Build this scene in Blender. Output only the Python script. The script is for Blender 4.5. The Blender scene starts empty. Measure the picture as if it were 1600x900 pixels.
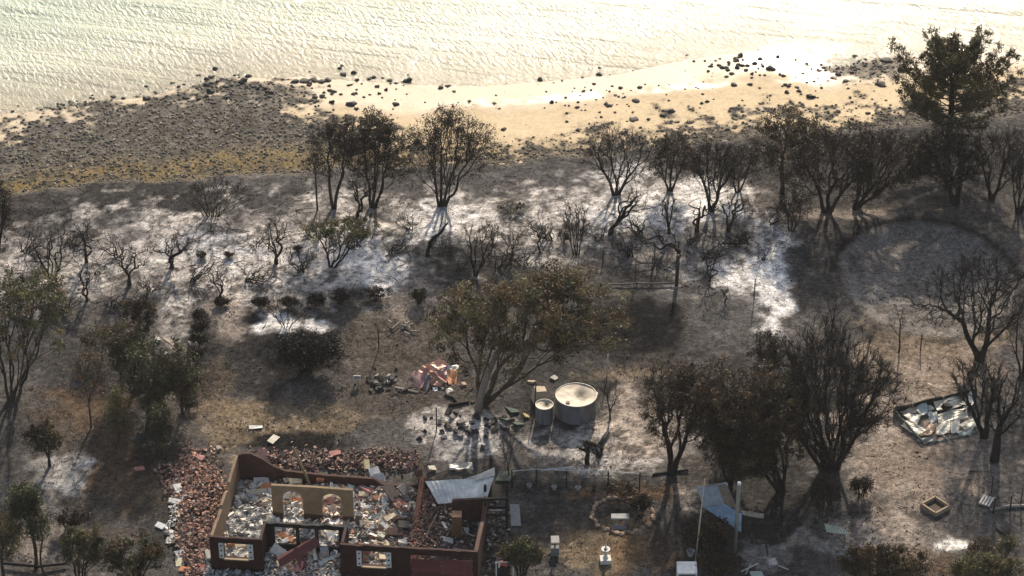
import bpy, math, random
import numpy as np
from mathutils import Vector, Matrix

# ------------------------------------------------------------------ camera, sky, sun, exposure
SC = bpy.context.scene
COL = SC.collection
rng = np.random.default_rng(7)
random.seed(7)
H = 101.5                      # helicopter height (m)
F = 4000.0                     # focal length in photo pixels (1600 wide)
PITCH = math.radians(33.0)
SUN_EL = math.radians(29.0)
SUN_AZ = math.radians(8.0)     # to the right of the view direction (+y)

cam_d = bpy.data.cameras.new('camera')
cam_d.sensor_width = 36.0
cam_d.lens = 36.0 * F / 1600.0
cam_d.clip_start = 1.0
cam_d.clip_end = 6000.0
cam = bpy.data.objects.new('camera', cam_d)
COL.objects.link(cam)
cam.location = (0, 0, H)
cam.rotation_euler = (math.pi / 2 - PITCH, 0, 0)
SC.camera = cam

world = bpy.data.worlds.new('World')
SC.world = world
world.use_nodes = True
wn = world.node_tree.nodes
wl = world.node_tree.links
sky = wn.new('ShaderNodeTexSky')
sky.sky_type = 'NISHITA'
sky.sun_disc = False
sky.sun_elevation = SUN_EL
sky.sun_rotation = SUN_AZ
sky.air_density = 1.0
sky.dust_density = 1.6
sky.ozone_density = 1.0
bg = wn['Background']
hs_ = wn.new('ShaderNodeHueSaturation'); hs_.inputs['Saturation'].default_value = 0.62   # smoke-greyed sky
wl.new(sky.outputs[0], hs_.inputs['Color']); wl.new(hs_.outputs[0], bg.inputs[0])
bg.inputs[1].default_value = 0.11

sun_d = bpy.data.lights.new('sun', 'SUN')
sun_d.energy = 4.6
sun_d.angle = math.radians(1.6)
sun_d.color = (1.0, 0.86, 0.69)
sun = bpy.data.objects.new('sun', sun_d)
COL.objects.link(sun)
sd = Vector((math.sin(SUN_AZ) * math.cos(SUN_EL), math.cos(SUN_AZ) * math.cos(SUN_EL), math.sin(SUN_EL)))
sun.rotation_euler = sd.to_track_quat('Z', 'Y').to_euler()
sun.location = (30, 260, 120)

SC.view_settings.view_transform = 'Standard'
SC.view_settings.look = 'None'
SC.view_settings.gamma = 1.0
SC.view_settings.use_curve_mapping = False
SC.view_settings.exposure = 0.62
SC.render.engine = 'CYCLES'
SC.cycles.use_denoising = True
SC.cycles.max_bounces = 6
SC.cycles.diffuse_bounces = 3
SC.cycles.glossy_bounces = 2
SC.cycles.transparent_max_bounces = 8
SC.cycles.sample_clamp_indirect = 4.0

# ------------------------------------------------------------------ pixel <-> place
CP, SP = math.cos(PITCH), math.sin(PITCH)

def ray(px, py):
    u = px - 800.0; v = 450.0 - py
    return np.array([u, F * CP + v * SP, -F * SP + v * CP])

def at_z(px, py, z=0.0):
    r = ray(px, py); t = (z - H) / r[2]
    return np.array([r[0] * t, r[1] * t, z])

def at_y(px, py, Y):
    r = ray(px, py); t = Y / r[1]
    return np.array([r[0] * t, Y, H + r[2] * t])

def project(x, y, z):
    dz = z - H
    d = y * CP - dz * SP
    v = y * SP + dz * CP
    return 800.0 + F * x / d, 450.0 - F * v / d

def mpp(p):                                   # metres per photo pixel at a point
    return (p[1] * CP - (p[2] - H) * SP) / F

# ------------------------------------------------------------------ noise
def _hash(ix, iy, seed):
    n = (ix.astype(np.int64) * 374761393 + iy.astype(np.int64) * 668265263 + seed * 1442695041) & 0x7fffffff
    n = ((n ^ (n >> 13)) * 1274126177) & 0x7fffffff
    n = (n ^ (n >> 16)) & 0xffff
    return n / 65535.0

def vnoise(x, y, seed=0):
    x = np.asarray(x, float); y = np.asarray(y, float)
    ix = np.floor(x); iy = np.floor(y)
    fx = x - ix; fy = y - iy
    fx = fx * fx * (3 - 2 * fx); fy = fy * fy * (3 - 2 * fy)
    a = _hash(ix, iy, seed); b = _hash(ix + 1, iy, seed)
    c = _hash(ix, iy + 1, seed); d = _hash(ix + 1, iy + 1, seed)
    return (a + (b - a) * fx) * (1 - fy) + (c + (d - c) * fx) * fy

def fbm(x, y, seed=0, oct=4):                 # about -1..1
    s = 0; a = 1.0; t = 0
    for o in range(oct):
        s = s + a * (vnoise(x, y, seed + o * 17) - 0.5) * 2
        t += a; a *= 0.55; x = x * 2.03 + 11.3; y = y * 2.03 + 5.7
    return s / t * 1.5

def sstep(a, b, x):
    t = np.clip((x - a) / (b - a), 0, 1)
    return t * t * (3 - 2 * t)

# ------------------------------------------------------------------ terrain shape
SEA = -1.6
bank_px = [(-500, 330), (0, 300), (150, 287), (300, 276), (480, 268), (640, 258), (780, 250), (900, 243), (1000, 232),
           (1150, 215), (1300, 205), (1450, 190), (1600, 175), (2100, 140)]
water_px = [(-500, 210), (0, 180), (70, 172), (130, 160), (230, 152), (300, 135), (360, 122), (480, 121), (560, 128), (700, 136),
            (790, 134), (860, 127), (960, 117), (1060, 98), (1120, 86), (1180, 80), (1230, 84), (1265, 106), (1320, 106),
            (1370, 92), (1480, 84), (1600, 80), (2100, 60)]
_b = np.array([at_z(*p, -0.3) for p in bank_px]); _w = np.array([at_z(*p, SEA) for p in water_px])
def bankY(x): return np.interp(x, _b[:, 0], _b[:, 1]) + 0.5 * fbm(x / 2.5, x * 0 + 3.1, 5, 3)
def waterY(x): return np.interp(x, _w[:, 0], _w[:, 1])
PIT = at_z(1450, 432, 0)
PIT_RX, PIT_RY = 6.9, 8.3

def height(x, y):
    x = np.asarray(x, float); y = np.asarray(y, float)
    yb = bankY(x); yw = np.maximum(waterY(x), yb + 4)
    land = 0.10 * fbm(x / 3.1, y / 3.1, 1, 3) + 0.05 * fbm(x / 0.75, y / 0.75, 2, 3)
    land = land + 0.25 * fbm(x / 14, y / 14, 9, 2)
    # calmer under the built yard
    calm = 1 - 0.75 * sstep(150, 138, y)
    land = land * calm
    # dry dam at the right: a shallow round pit with a low lip
    r = np.sqrt(((x - PIT[0]) / PIT_RX) ** 2 + ((y - PIT[1]) / PIT_RY) ** 2) + 0.035 * fbm(x / 2, y / 2, 33, 3)
    far = sstep(-0.5, 0.5, (y - PIT[1]) / PIT_RY)
    land = land * (0.35 + 0.65 * sstep(0.8, 1.1, r)) - (0.25 + 0.55 * far) * (1 - sstep(0.74, 0.96, r)) + 0.16 * far * np.exp(-((r - 1.08) / 0.1) ** 2)
    t1 = sstep(yb - 1.2, yb + 1.0, y)
    shore = np.clip((y - yb) / (yw - yb), 0, 1)
    beach = -0.75 + (SEA + 0.75) * shore + 0.05 * fbm(x / 2.2, y / 2.2, 4, 3) * (1 - shore * 0.8)
    deep = np.clip(y - yw, 0, 400)
    beach = beach - np.minimum(deep * 0.05, 3.0)
    return land * (1 - t1) + beach * t1

def hz(x, y): return float(height(np.array([x]), np.array([y]))[0])

def ground(px, py):
    z = 0.0
    for _ in range(4):
        p = at_z(px, py, z); z = hz(p[0], p[1])
    return np.array([p[0], p[1], z])

# ------------------------------------------------------------------ mesh building
class MB:
    def __init__(s): s.v = []; s.f = []; s.c = []; s.n = 0
    def add(s, verts, faces, col=None):
        verts = np.asarray(verts, float).reshape(-1, 3); faces = np.asarray(faces, int)
        s.v.append(verts); s.f.append(faces + s.n); s.n += len(verts)
        if col is None: col = (1, 1, 1)
        col = np.asarray(col, float)
        if col.ndim == 1: col = np.tile(col, (len(verts), 1))
        s.c.append(col)
    def box(s, c, size, R=None, col=None, jit=0.0):
        hx, hy, hz_ = np.array(size) / 2
        v = np.array([[-hx, -hy, -hz_], [hx, -hy, -hz_], [hx, hy, -hz_], [-hx, hy, -hz_], [-hx, -hy, hz_], [hx, -hy, hz_], [hx, hy, hz_], [-hx, hy, hz_]])
        if jit: v = v + (rng.random(v.shape) - .5) * jit
        if R is not None: v = v @ np.asarray(R).T
        s.add(v + np.asarray(c), BOXF, col)
    def hexa(s, v8, col=None): s.add(v8, BOXF, col)
    def tube(s, pts, rad, sides=5, col=None, cap=True):
        pts = np.asarray(pts, float); n = len(pts); rad = np.asarray(rad, float)
        t = np.gradient(pts, axis=0); t /= np.linalg.norm(t, axis=1)[:, None] + 1e-9
        ref = np.array([0.31, 0.95, 0.05]) if abs(t[0][2]) > 0.9 else np.array([0, 0, 1.0])
        a = np.cross(t, ref); a /= np.linalg.norm(a, axis=1)[:, None] + 1e-9
        b = np.cross(t, a)
        th = np.linspace(0, 2 * np.pi, sides, endpoint=False)
        ring = pts[:, None] + rad[:, None, None] * (a[:, None] * np.cos(th)[None, :, None] + b[:, None] * np.sin(th)[None, :, None])
        i = np.arange(n - 1)[:, None] * sides; j = np.arange(sides)[None]; k = (j + 1) % sides
        q = np.stack([i + j, i + k, i + sides + k, i + sides + j], -1).reshape(-1, 4)
        s.add(ring.reshape(-1, 3), q, col)
        if cap:
            base = s.n - n * sides
            s.f.append(np.array([list(range(sides))[::-1]]) + base)
            s.f.append(np.array([list(range(sides))]) + base + (n - 1) * sides)
    def build(s, name, mat, parent=None, smooth=False, origin=None):
        me = bpy.data.meshes.new(name)
        V = np.concatenate(s.v); C = np.concatenate(s.c)
        if origin is not None: V = V - np.asarray(origin)
        loops = np.concatenate([f.ravel() for f in s.f]); tot = np.concatenate([np.full(len(f), f.shape[1]) for f in s.f])
        st = np.concatenate([[0], np.cumsum(tot)[:-1]])
        me.vertices.add(len(V)); me.vertices.foreach_set('co', V.ravel())
        me.loops.add(len(loops)); me.loops.foreach_set('vertex_index', loops)
        me.polygons.add(len(tot)); me.polygons.foreach_set('loop_start', st)
        me.polygons.foreach_set('loop_total', tot)
        me.polygons.foreach_set('use_smooth', np.full(len(tot), bool(smooth)))
        ca = me.color_attributes.new('Col', 'FLOAT_COLOR', 'POINT')
        ca.data.foreach_set('color', np.concatenate([C, np.ones((len(C), 1))], 1).ravel())
        me.update(calc_edges=True); me.validate()
        me.materials.append(mat)
        o = bpy.data.objects.new(name, me); COL.objects.link(o)
        if origin is not None: o.location = origin
        if parent is not None:
            o.parent = parent
        return o
BOXF = np.array([[0, 3, 2, 1], [4, 5, 6, 7], [0, 1, 5, 4], [1, 2, 6, 5], [2, 3, 7, 6], [3, 0, 4, 7]])

def tag(o, label, cat, group=None, kind=None):
    o['label'] = label
    if cat: o['category'] = cat
    if group: o['group'] = group
    if kind: o['kind'] = kind
    return o

def empty(name, loc):
    o = bpy.data.objects.new(name, None); COL.objects.link(o); o.location = loc; o.empty_display_size = 0.3
    return o

def rotm(rz=0, rx=0, ry=0):
    return np.array(Matrix.Rotation(rz, 3, 'Z') @ Matrix.Rotation(ry, 3, 'Y') @ Matrix.Rotation(rx, 3, 'X'))

def rand_rots(n):
    q = rng.normal(size=(n, 4)); q /= np.linalg.norm(q, axis=1)[:, None]
    w, x, y, z = q.T
    return np.stack([np.stack([1 - 2 * (y * y + z * z), 2 * (x * y - z * w), 2 * (x * z + y * w)], -1),
                     np.stack([2 * (x * y + z * w), 1 - 2 * (x * x + z * z), 2 * (y * z - x * w)], -1),
                     np.stack([2 * (x * z - y * w), 2 * (y * z + x * w), 1 - 2 * (x * x + y * y)], -1)], 1)

def flat_rots(n, tilt):                       # mostly lying flat
    az = rng.random(n) * 2 * np.pi; a = rng.normal(size=n) * tilt; b = rng.normal(size=n) * tilt
    ca, sa = np.cos(az), np.sin(az); o = np.zeros(n); i = np.ones(n)
    Rz = np.stack([np.stack([ca, -sa, o], -1), np.stack([sa, ca, o], -1), np.stack([o, o, i], -1)], 1)
    Rx = np.stack([np.stack([i, o, o], -1), np.stack([o, np.cos(a), -np.sin(a)], -1), np.stack([o, np.sin(a), np.cos(a)], -1)], 1)
    Ry = np.stack([np.stack([np.cos(b), o, np.sin(b)], -1), np.stack([o, i, o], -1), np.stack([-np.sin(b), o, np.cos(b)], -1)], 1)
    return Rz @ Rx @ Ry

def chips(mb, pos, sizes, R, cols, jit=0.25):  # many little blocks at once
    n = len(pos)
    base = np.array([[-.5, -.5, -.5], [.5, -.5, -.5], [.5, .5, -.5], [-.5, .5, -.5], [-.5, -.5, .5], [.5, -.5, .5], [.5, .5, .5], [-.5, .5, .5]])
    v = base[None] + (rng.random((n, 8, 3)) - .5) * jit
    v = v * sizes[:, None, :]
    v = np.einsum('nij,nkj->nki', R, v) + pos[:, None, :]
    f = BOXF[None] + (np.arange(n) * 8)[:, None, None]
    mb.add(v.reshape(-1, 3), f.reshape(-1, 4), np.repeat(cols, 8, 0))

def cards(mb, pos, size, R, cols):             # leaves: pointed quads
    n = len(pos); size = np.asarray(size)
    base = np.array([[-.5, 0, 0], [0, -.5, .06], [.5, 0, 0], [0, .5, .06]])
    v = base[None] * np.stack([size[:, 0], size[:, 1], size[:, 1]], -1)[:, None, :]
    v = np.einsum('nij,nkj->nki', R, v) + pos[:, None, :]
    f = np.arange(4)[None] + (np.arange(n) * 4)[:, None]
    mb.add(v.reshape(-1, 3), f, np.repeat(cols, 4, 0))

def ribbons(mb, a, b, w, cols):                # thin twigs a->b : slender 3-sided spikes
    n = len(a); d = b - a
    r = rng.normal(size=(n, 3)); s = np.cross(d, r); s /= np.linalg.norm(s, axis=1)[:, None] + 1e-9
    t = np.cross(d, s); t /= np.linalg.norm(t, axis=1)[:, None] + 1e-9
    w = np.asarray(w)[:, None]
    v = np.stack([a + s * w, a - s * w * .5 + t * w * .87, a - s * w * .5 - t * w * .87, b], 1)
    f = np.array([[0, 1, 3], [1, 2, 3], [2, 0, 3]])[None] + (np.arange(n) * 4)[:, None, None]
    mb.add(v.reshape(-1, 3), f.reshape(-1, 3), np.repeat(cols, 4, 0))

_ico = None
def ico(sub=1):
    import bmesh
    bm = bmesh.new(); bmesh.ops.create_icosphere(bm, subdivisions=sub, radius=1.0)
    v = np.array([p.co[:] for p in bm.verts]); f = np.array([[q.index for q in p.verts] for p in bm.faces]); bm.free()
    return v, f
ICO1 = ico(1); ICO2 = ico(2)

def pal(cols, n, var=0.15):
    cols = np.array(cols); c = cols[rng.integers(0, len(cols), n)]
    return np.clip(c * (1 + rng.normal(size=(n, 1)) * var), 0.004, 0.95)

# ------------------------------------------------------------------ materials
def mat(name, color=None, rough=0.85, noise=(8.0, 0.25), metal=0.0, spec=0.25, bump=0.15, bscale=25.0, translucent=0.0):
    """color None -> colour attribute 'Col'; a procedural mottling multiplies it."""
    m = bpy.data.materials.new(name); m.use_nodes = True
    n = m.node_tree.nodes; l = m.node_tree.links; p = n['Principled BSDF']
    if color is None:
        src = n.new('ShaderNodeAttribute'); src.attribute_name = 'Col'; so = src.outputs['Color']
    else:
        src = n.new('ShaderNodeRGB'); src.outputs[0].default_value = (*color, 1); so = src.outputs[0]
    tc = n.new('ShaderNodeTexCoord')
    nz = n.new('ShaderNodeTexNoise'); nz.inputs['Scale'].default_value = noise[0]; nz.inputs['Detail'].default_value = 5
    nz.inputs['Roughness'].default_value = 0.65
    l.new(tc.outputs['Object'], nz.inputs['Vector'])
    mr = n.new('ShaderNodeMapRange'); mr.inputs[1].default_value = 0.3; mr.inputs[2].default_value = 0.7
    mr.inputs[3].default_value = 1 - noise[1]; mr.inputs[4].default_value = 1 + noise[1]
    l.new(nz.outputs['Fac'], mr.inputs[0])
    mx = n.new('ShaderNodeMix'); mx.data_type = 'RGBA'; mx.blend_type = 'MULTIPLY'; mx.inputs[0].default_value = 1.0
    l.new(so, mx.inputs[6]); l.new(mr.outputs[0], mx.inputs[7])
    l.new(mx.outputs[2], p.inputs['Base Color'])
    p.inputs['Roughness'].default_value = rough; p.inputs['Metallic'].default_value = metal
    p.inputs['Specular IOR Level'].default_value = spec
    if bump:
        nb = n.new('ShaderNodeTexNoise'); nb.inputs['Scale'].default_value = bscale; nb.inputs['Detail'].default_value = 4
        l.new(tc.outputs['Object'], nb.inputs['Vector'])
        b = n.new('ShaderNodeBump'); b.inputs['Strength'].default_value = bump; b.inputs['Distance'].default_value = 0.05
        l.new(nb.outputs['Fac'], b.inputs['Height']); l.new(b.outputs[0], p.inputs['Normal'])
    if translucent:
        tr = n.new('ShaderNodeBsdfTranslucent'); l.new(mx.outputs[2], tr.inputs[0])
        ms = n.new('ShaderNodeMixShader'); ms.inputs[0].default_value = translucent
        l.new(p.outputs[0], ms.inputs[1]); l.new(tr.outputs[0], ms.inputs[2])
        l.new(ms.outputs[0], n['Material Output'].inputs[0])
    return m

M = {}
M['bark'] = mat('charred_bark', None, 0.8, (4, 0.35), bump=0.3, bscale=12)
M['leaf'] = mat('scorched_leaves', None, 0.6, (1.5, 0.25), bump=0, translucent=0.3, spec=0.3)
M['twig'] = mat('fine_twigs', None, 0.85, (2, 0.2), bump=0)
M['rubble'] = mat('rubble_pieces', None, 0.85, (6, 0.3), bump=0.2)
M['rock'] = mat('shore_rock', None, 0.75, (2.5, 0.4), bump=0.5, bscale=6)
M['sheet'] = mat('weathered_sheet_metal', None, 0.45, (1.6, 0.28), metal=0.12, spec=0.5, bump=0.1, bscale=6)
M['paint'] = mat('flaking_paint', None, 0.6, (3, 0.2), bump=0.1)
M['brick_dark'] = mat('smoked_render', (0.035,0.014,0.012), 0.8, (2.2, 0.45), bump=0.3, bscale=10)
M['brick_back'] = mat('burnt_brick', (0.065, 0.034, 0.027), 0.85, (2.0, 0.4), bump=0.3, bscale=10)
M['tan_render'] = mat('tan_plaster', (0.21, 0.155, 0.095), 0.85, (1.3, 0.25), bump=0.15, bscale=14)
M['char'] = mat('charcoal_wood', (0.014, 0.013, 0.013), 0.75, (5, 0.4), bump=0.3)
M['tuft'] = mat('dry_grass', None, 0.8, (3, 0.25), bump=0, translucent=0.2)

def ground_material():
    m = bpy.data.materials.new('burnt_ground'); m.use_nodes = True
    n = m.node_tree.nodes; l = m.node_tree.links; p = n['Principled BSDF']
    at = n.new('ShaderNodeAttribute'); at.attribute_name = 'Col'
    wt = n.new('ShaderNodeAttribute'); wt.attribute_name = 'wet'
    gr = n.new('ShaderNodeAttribute'); gr.attribute_name = 'grit'
    tc = n.new('ShaderNodeTexCoord')
    def noise(scale, detail=6, rough=0.65):
        q = n.new('ShaderNodeTexNoise'); q.inputs['Scale'].default_value = scale; q.inputs['Detail'].default_value = detail
        q.inputs['Roughness'].default_value = rough; l.new(tc.outputs['Object'], q.inputs['Vector']); return q.outputs['Fac']
    def rngmap(src, a, b, c, d):
        q = n.new('ShaderNodeMapRange'); l.new(src, q.inputs[0])
        for i, x in enumerate((a, b, c, d)): q.inputs[i + 1].default_value = x
        return q.outputs[0]
    def math_(op, a, b):
        q = n.new('ShaderNodeMath'); q.operation = op
        for i, x in enumerate((a, b)):
            if isinstance(x, (int, float)): q.inputs[i].default_value = x
            else: l.new(x, q.inputs[i])
        return q.outputs[0]
    n1 = rngmap(noise(2.6), 0.33, 0.67, 0.55, 1.45)
    n2 = rngmap(noise(9.0, 8, 0.8), 0.36, 0.64, 0.45, 1.55)
    n3 = rngmap(noise(4.2, 9, 0.78), 0.555, 0.60, 1.08, 0.38)      # crisp char crumbs
    n4 = rngmap(noise(7.0, 9, 0.8), 0.60, 0.64, 0.97, 1.5)         # crisp pale flecks
    mul = math_('MULTIPLY', math_('MULTIPLY', n1, n2), math_('MULTIPLY', n3, n4))
    # mottling strength follows the grit attribute (sand smooth, burnt ground mottled)
    g = math_('SUBTRACT', mul, 1.0); g = math_('MULTIPLY', g, gr.outputs['Fac']); g = math_('ADD', g, 1.0)
    mx = n.new('ShaderNodeMix'); mx.data_type = 'RGBA'; mx.blend_type = 'MULTIPLY'; mx.inputs[0].default_value = 1
    l.new(at.outputs['Color'], mx.inputs[6]); l.new(g, mx.inputs[7])
    l.new(mx.outputs[2], p.inputs['Base Color'])
    l.new(rngmap(wt.outputs['Fac'], 0, 1.6, 0.95, 0.22), p.inputs['Roughness'])
    l.new(rngmap(wt.outputs['Fac'], 0, 1.6, 0.02, 0.4), p.inputs['Specular IOR Level'])
    b = n.new('ShaderNodeBump'); b.inputs['Distance'].default_value = 0.12
    l.new(math_('MULTIPLY', gr.outputs['Fac'], 0.7), b.inputs['Strength'])
    l.new(math_('ADD', noise(5.0), math_('MULTIPLY', noise(16.0), 0.5)), b.inputs['Height'])
    l.new(b.outputs[0], p.inputs['Normal'])
    return m
M['ground'] = ground_material()

# ------------------------------------------------------------------ the land: one sheet, coloured by what lies on it
ASH = (0.54, 0.50, 0.465); WHITE = (0.74, 0.72, 0.70); PINK = (0.40, 0.335, 0.285); NEARBLACK = (0.010, 0.010, 0.011)  # the near-black colours real char and the dark patch right of the gum
DGREY = (0.030, 0.029, 0.029); GREY = (0.090, 0.085, 0.082); SOIL = (0.076, 0.070, 0.066); BROWN = (0.076, 0.065, 0.055)
STRAW = (0.19, 0.145, 0.095); RUST = (0.12, 0.074, 0.042); TAN = (0.27, 0.215, 0.17); SAND = (0.56, 0.45, 0.30)
# (cx, cy, rx, ry, colour, strength, edge raggedness) in the photograph's pixels: the ground's colour there
PATCH = [
 # grey scrub strip behind the bank and the ash flat
 (250, 325, 260, 45, DGREY, .85, .6), (560, 290, 220, 28, GREY, .7, .6), (900, 290, 180, 40, GREY, .8, .6), (1400, 270, 260, 60, DGREY, .6, .5),
 (300, 400, 330, 75, ASH, .8, .9), (520, 390, 170, 75, ASH, .85, .9), (760, 350, 190, 45, ASH, .8, .9), (1010, 330, 190, 55, ASH, .95, .8), (1110, 400, 150, 50, ASH, .8, .9),
 (120, 360, 120, 40, GREY, .5, .8), (200, 480, 90, 60, GREY, .5, .7), (60, 440, 80, 50, ASH, .5, .8),
 (600, 425, 42, 33, WHITE, .95, .5), (560, 400, 60, 30, WHITE, .6, .8), (690, 350, 55, 35, WHITE, .6, .8), (980, 275, 70, 25, WHITE, .5, .8),
 (1010, 330, 90, 32, WHITE, .7, .7), (1110, 315, 60, 30, WHITE, .7, .7), (1175, 430, 60, 30, WHITE, .85, .7), (1215, 455, 32, 65, WHITE, .9, .5), (1205, 380, 40, 40, WHITE, .6, .8),
 (340, 395, 110, 28, WHITE, .35, .9), (480, 440, 80, 25, ASH, .6, .8), (430, 335, 120, 22, GREY, .6, .8), (860, 395, 60, 30, ASH, .7, .8), (790, 395, 60, 30, DGREY, .6, .8),
 (700, 420, 60, 45, DGREY, .7, .7), (650, 385, 40, 14, GREY, .7, .7), (800, 325, 35, 12, NEARBLACK, .8, .6), (1040, 395, 120, 20, GREY, .5, .8), (985, 385, 130, 25, GREY, .6, .8),
 (1000, 430, 110, 28, DGREY, .75, .5), (1130, 365, 70, 25, GREY, .7, .8),
 # middle paddock
 (1090, 500, 110, 55, GREY, .8, .5), (1070, 500, 60, 35, SOIL, .6, .6), (1000, 512, 78, 66, NEARBLACK, 1, .4), (900, 570, 110, 50, DGREY, .7, .6),  # includes the near-black patch right of the gum
 (1290, 400, 62, 85, DGREY, .85, .5), (1300, 470, 60, 45, SOIL, .6, .7), (1270, 350, 50, 30, GREY, .5, .7), (1330, 335, 80, 14, PINK, .5, .7),
 (375, 560, 95, 85, DGREY, .95, .5), (330, 600, 40, 40, STRAW, .35, .9), (350, 490, 40, 40, PINK, .45, .8), (480, 548, 85, 50, NEARBLACK, 1, .4), (500, 470, 110, 24, DGREY, .6, .6),
 (440, 505, 42, 20, WHITE, .9, .6), (500, 508, 18, 14, WHITE, .9, .5), (620, 540, 110, 70, BROWN, .85, .5), (650, 470, 45, 45, PINK, .35, .7), (640, 600, 120, 40, BROWN, .6, .6),
 (430, 655, 140, 28, STRAW, .8, .6), (560, 630, 90, 30, BROWN, .7, .7), (470, 690, 112, 19, NEARBLACK, .95, .3), (600, 690, 70, 30, GREY, .6, .7), (350, 690, 40, 28, STRAW, .6, .7),
 (720, 662, 75, 30, ASH, .8, .8), (745, 690, 60, 25, WHITE, .45, .8), (800, 640, 40, 35, DGREY, .6, .7), (865, 690, 110, 35, GREY, .6, .8), (890, 668, 60, 14, DGREY, .5, .5),
 (960, 700, 120, 40, ASH, .75, .8), (1000, 660, 70, 60, PINK, .8, .7), (1030, 590, 60, 40, BROWN, .6, .7), (960, 590, 60, 20, STRAW, .4, .8),
 # left paddock
 (110, 580, 150, 90, DGREY, .65, .7), (110, 650, 110, 60, BROWN, .6, .7), (40, 620, 60, 50, GREY, .5, .8), (300, 560, 40, 70, DGREY, .6, .6), (1130, 640, 120, 90, DGREY, .6, .7), (870, 760, 120, 30, DGREY, .5, .8),
 (200, 760, 150, 90, BROWN, .75, .6), (190, 730, 90, 60, RUST, .5, .8), (130, 640, 70, 50, RUST, .45, .8), (95, 735, 52, 30, WHITE, .8, .6), (60, 720, 70, 60, GREY, .55, .7), (40, 690, 60, 60, DGREY, .45, .7),
 (270, 775, 70, 16, STRAW, .75, .5), (310, 740, 50, 30, BROWN, .6, .7), (270, 820, 60, 60, DGREY, .6, .6), (40, 820, 60, 50, PINK, .4, .8), (240, 530, 60, 50, GREY, .5, .8), (275, 505, 25, 45, ASH, .45, .7),
 (220, 690, 30, 90, NEARBLACK, .5, .7), (250, 720, 40, 30, DGREY, .6, .6),
 # yard right of the house
 (880, 820, 90, 55, DGREY, .7, .7), (950, 855, 95, 42, STRAW, .8, .6), (1010, 860, 70, 40, RUST, .6, .7), (980, 770, 100, 16, RUST, .6, .7), (900, 760, 110, 18, DGREY, .6, .8), (960, 810, 45, 20, DGREY, .7, .5),
 (1060, 840, 50, 60, DGREY, .8, .6), (1080, 780, 40, 22, ASH, .5, .8), (1180, 850, 100, 60, DGREY, .85, .5), (1190, 870, 40, 25, ASH, .35, .8), (1250, 880, 70, 40, SOIL, .6, .6), (1310, 850, 70, 35, ASH, .35, .9),
 (1200, 760, 160, 50, DGREY, .8, .6), (1310, 760, 60, 50, GREY, .7, .8),
 # track at the right
 (1450, 700, 120, 90, PINK, .75, .5), (1430, 720, 70, 60, (0.2, .155, .12), .7, .6), (1460, 570, 130, 60, TAN, .7, .6), (1440, 520, 100, 35, STRAW, .5, .8), (1340, 655, 50, 35, PINK, .8, .7), (1400, 830, 70, 55, PINK, .65, .6),
 (1540, 760, 90, 70, GREY, .7, .6), (1560, 640, 60, 80, GREY, .5, .7), (1500, 830, 90, 40, GREY, .6, .6), (1450, 880, 80, 25, RUST, .5, .7), (1488, 846, 27, 13, (0.8, 0.77, 0.72), 1, .35), (1525, 755, 22, 20, TAN, .8, .6), (1440, 805, 34, 12, DGREY, .8, .5),
 (1360, 790, 40, 30, BROWN, .4, .7),
]

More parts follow.
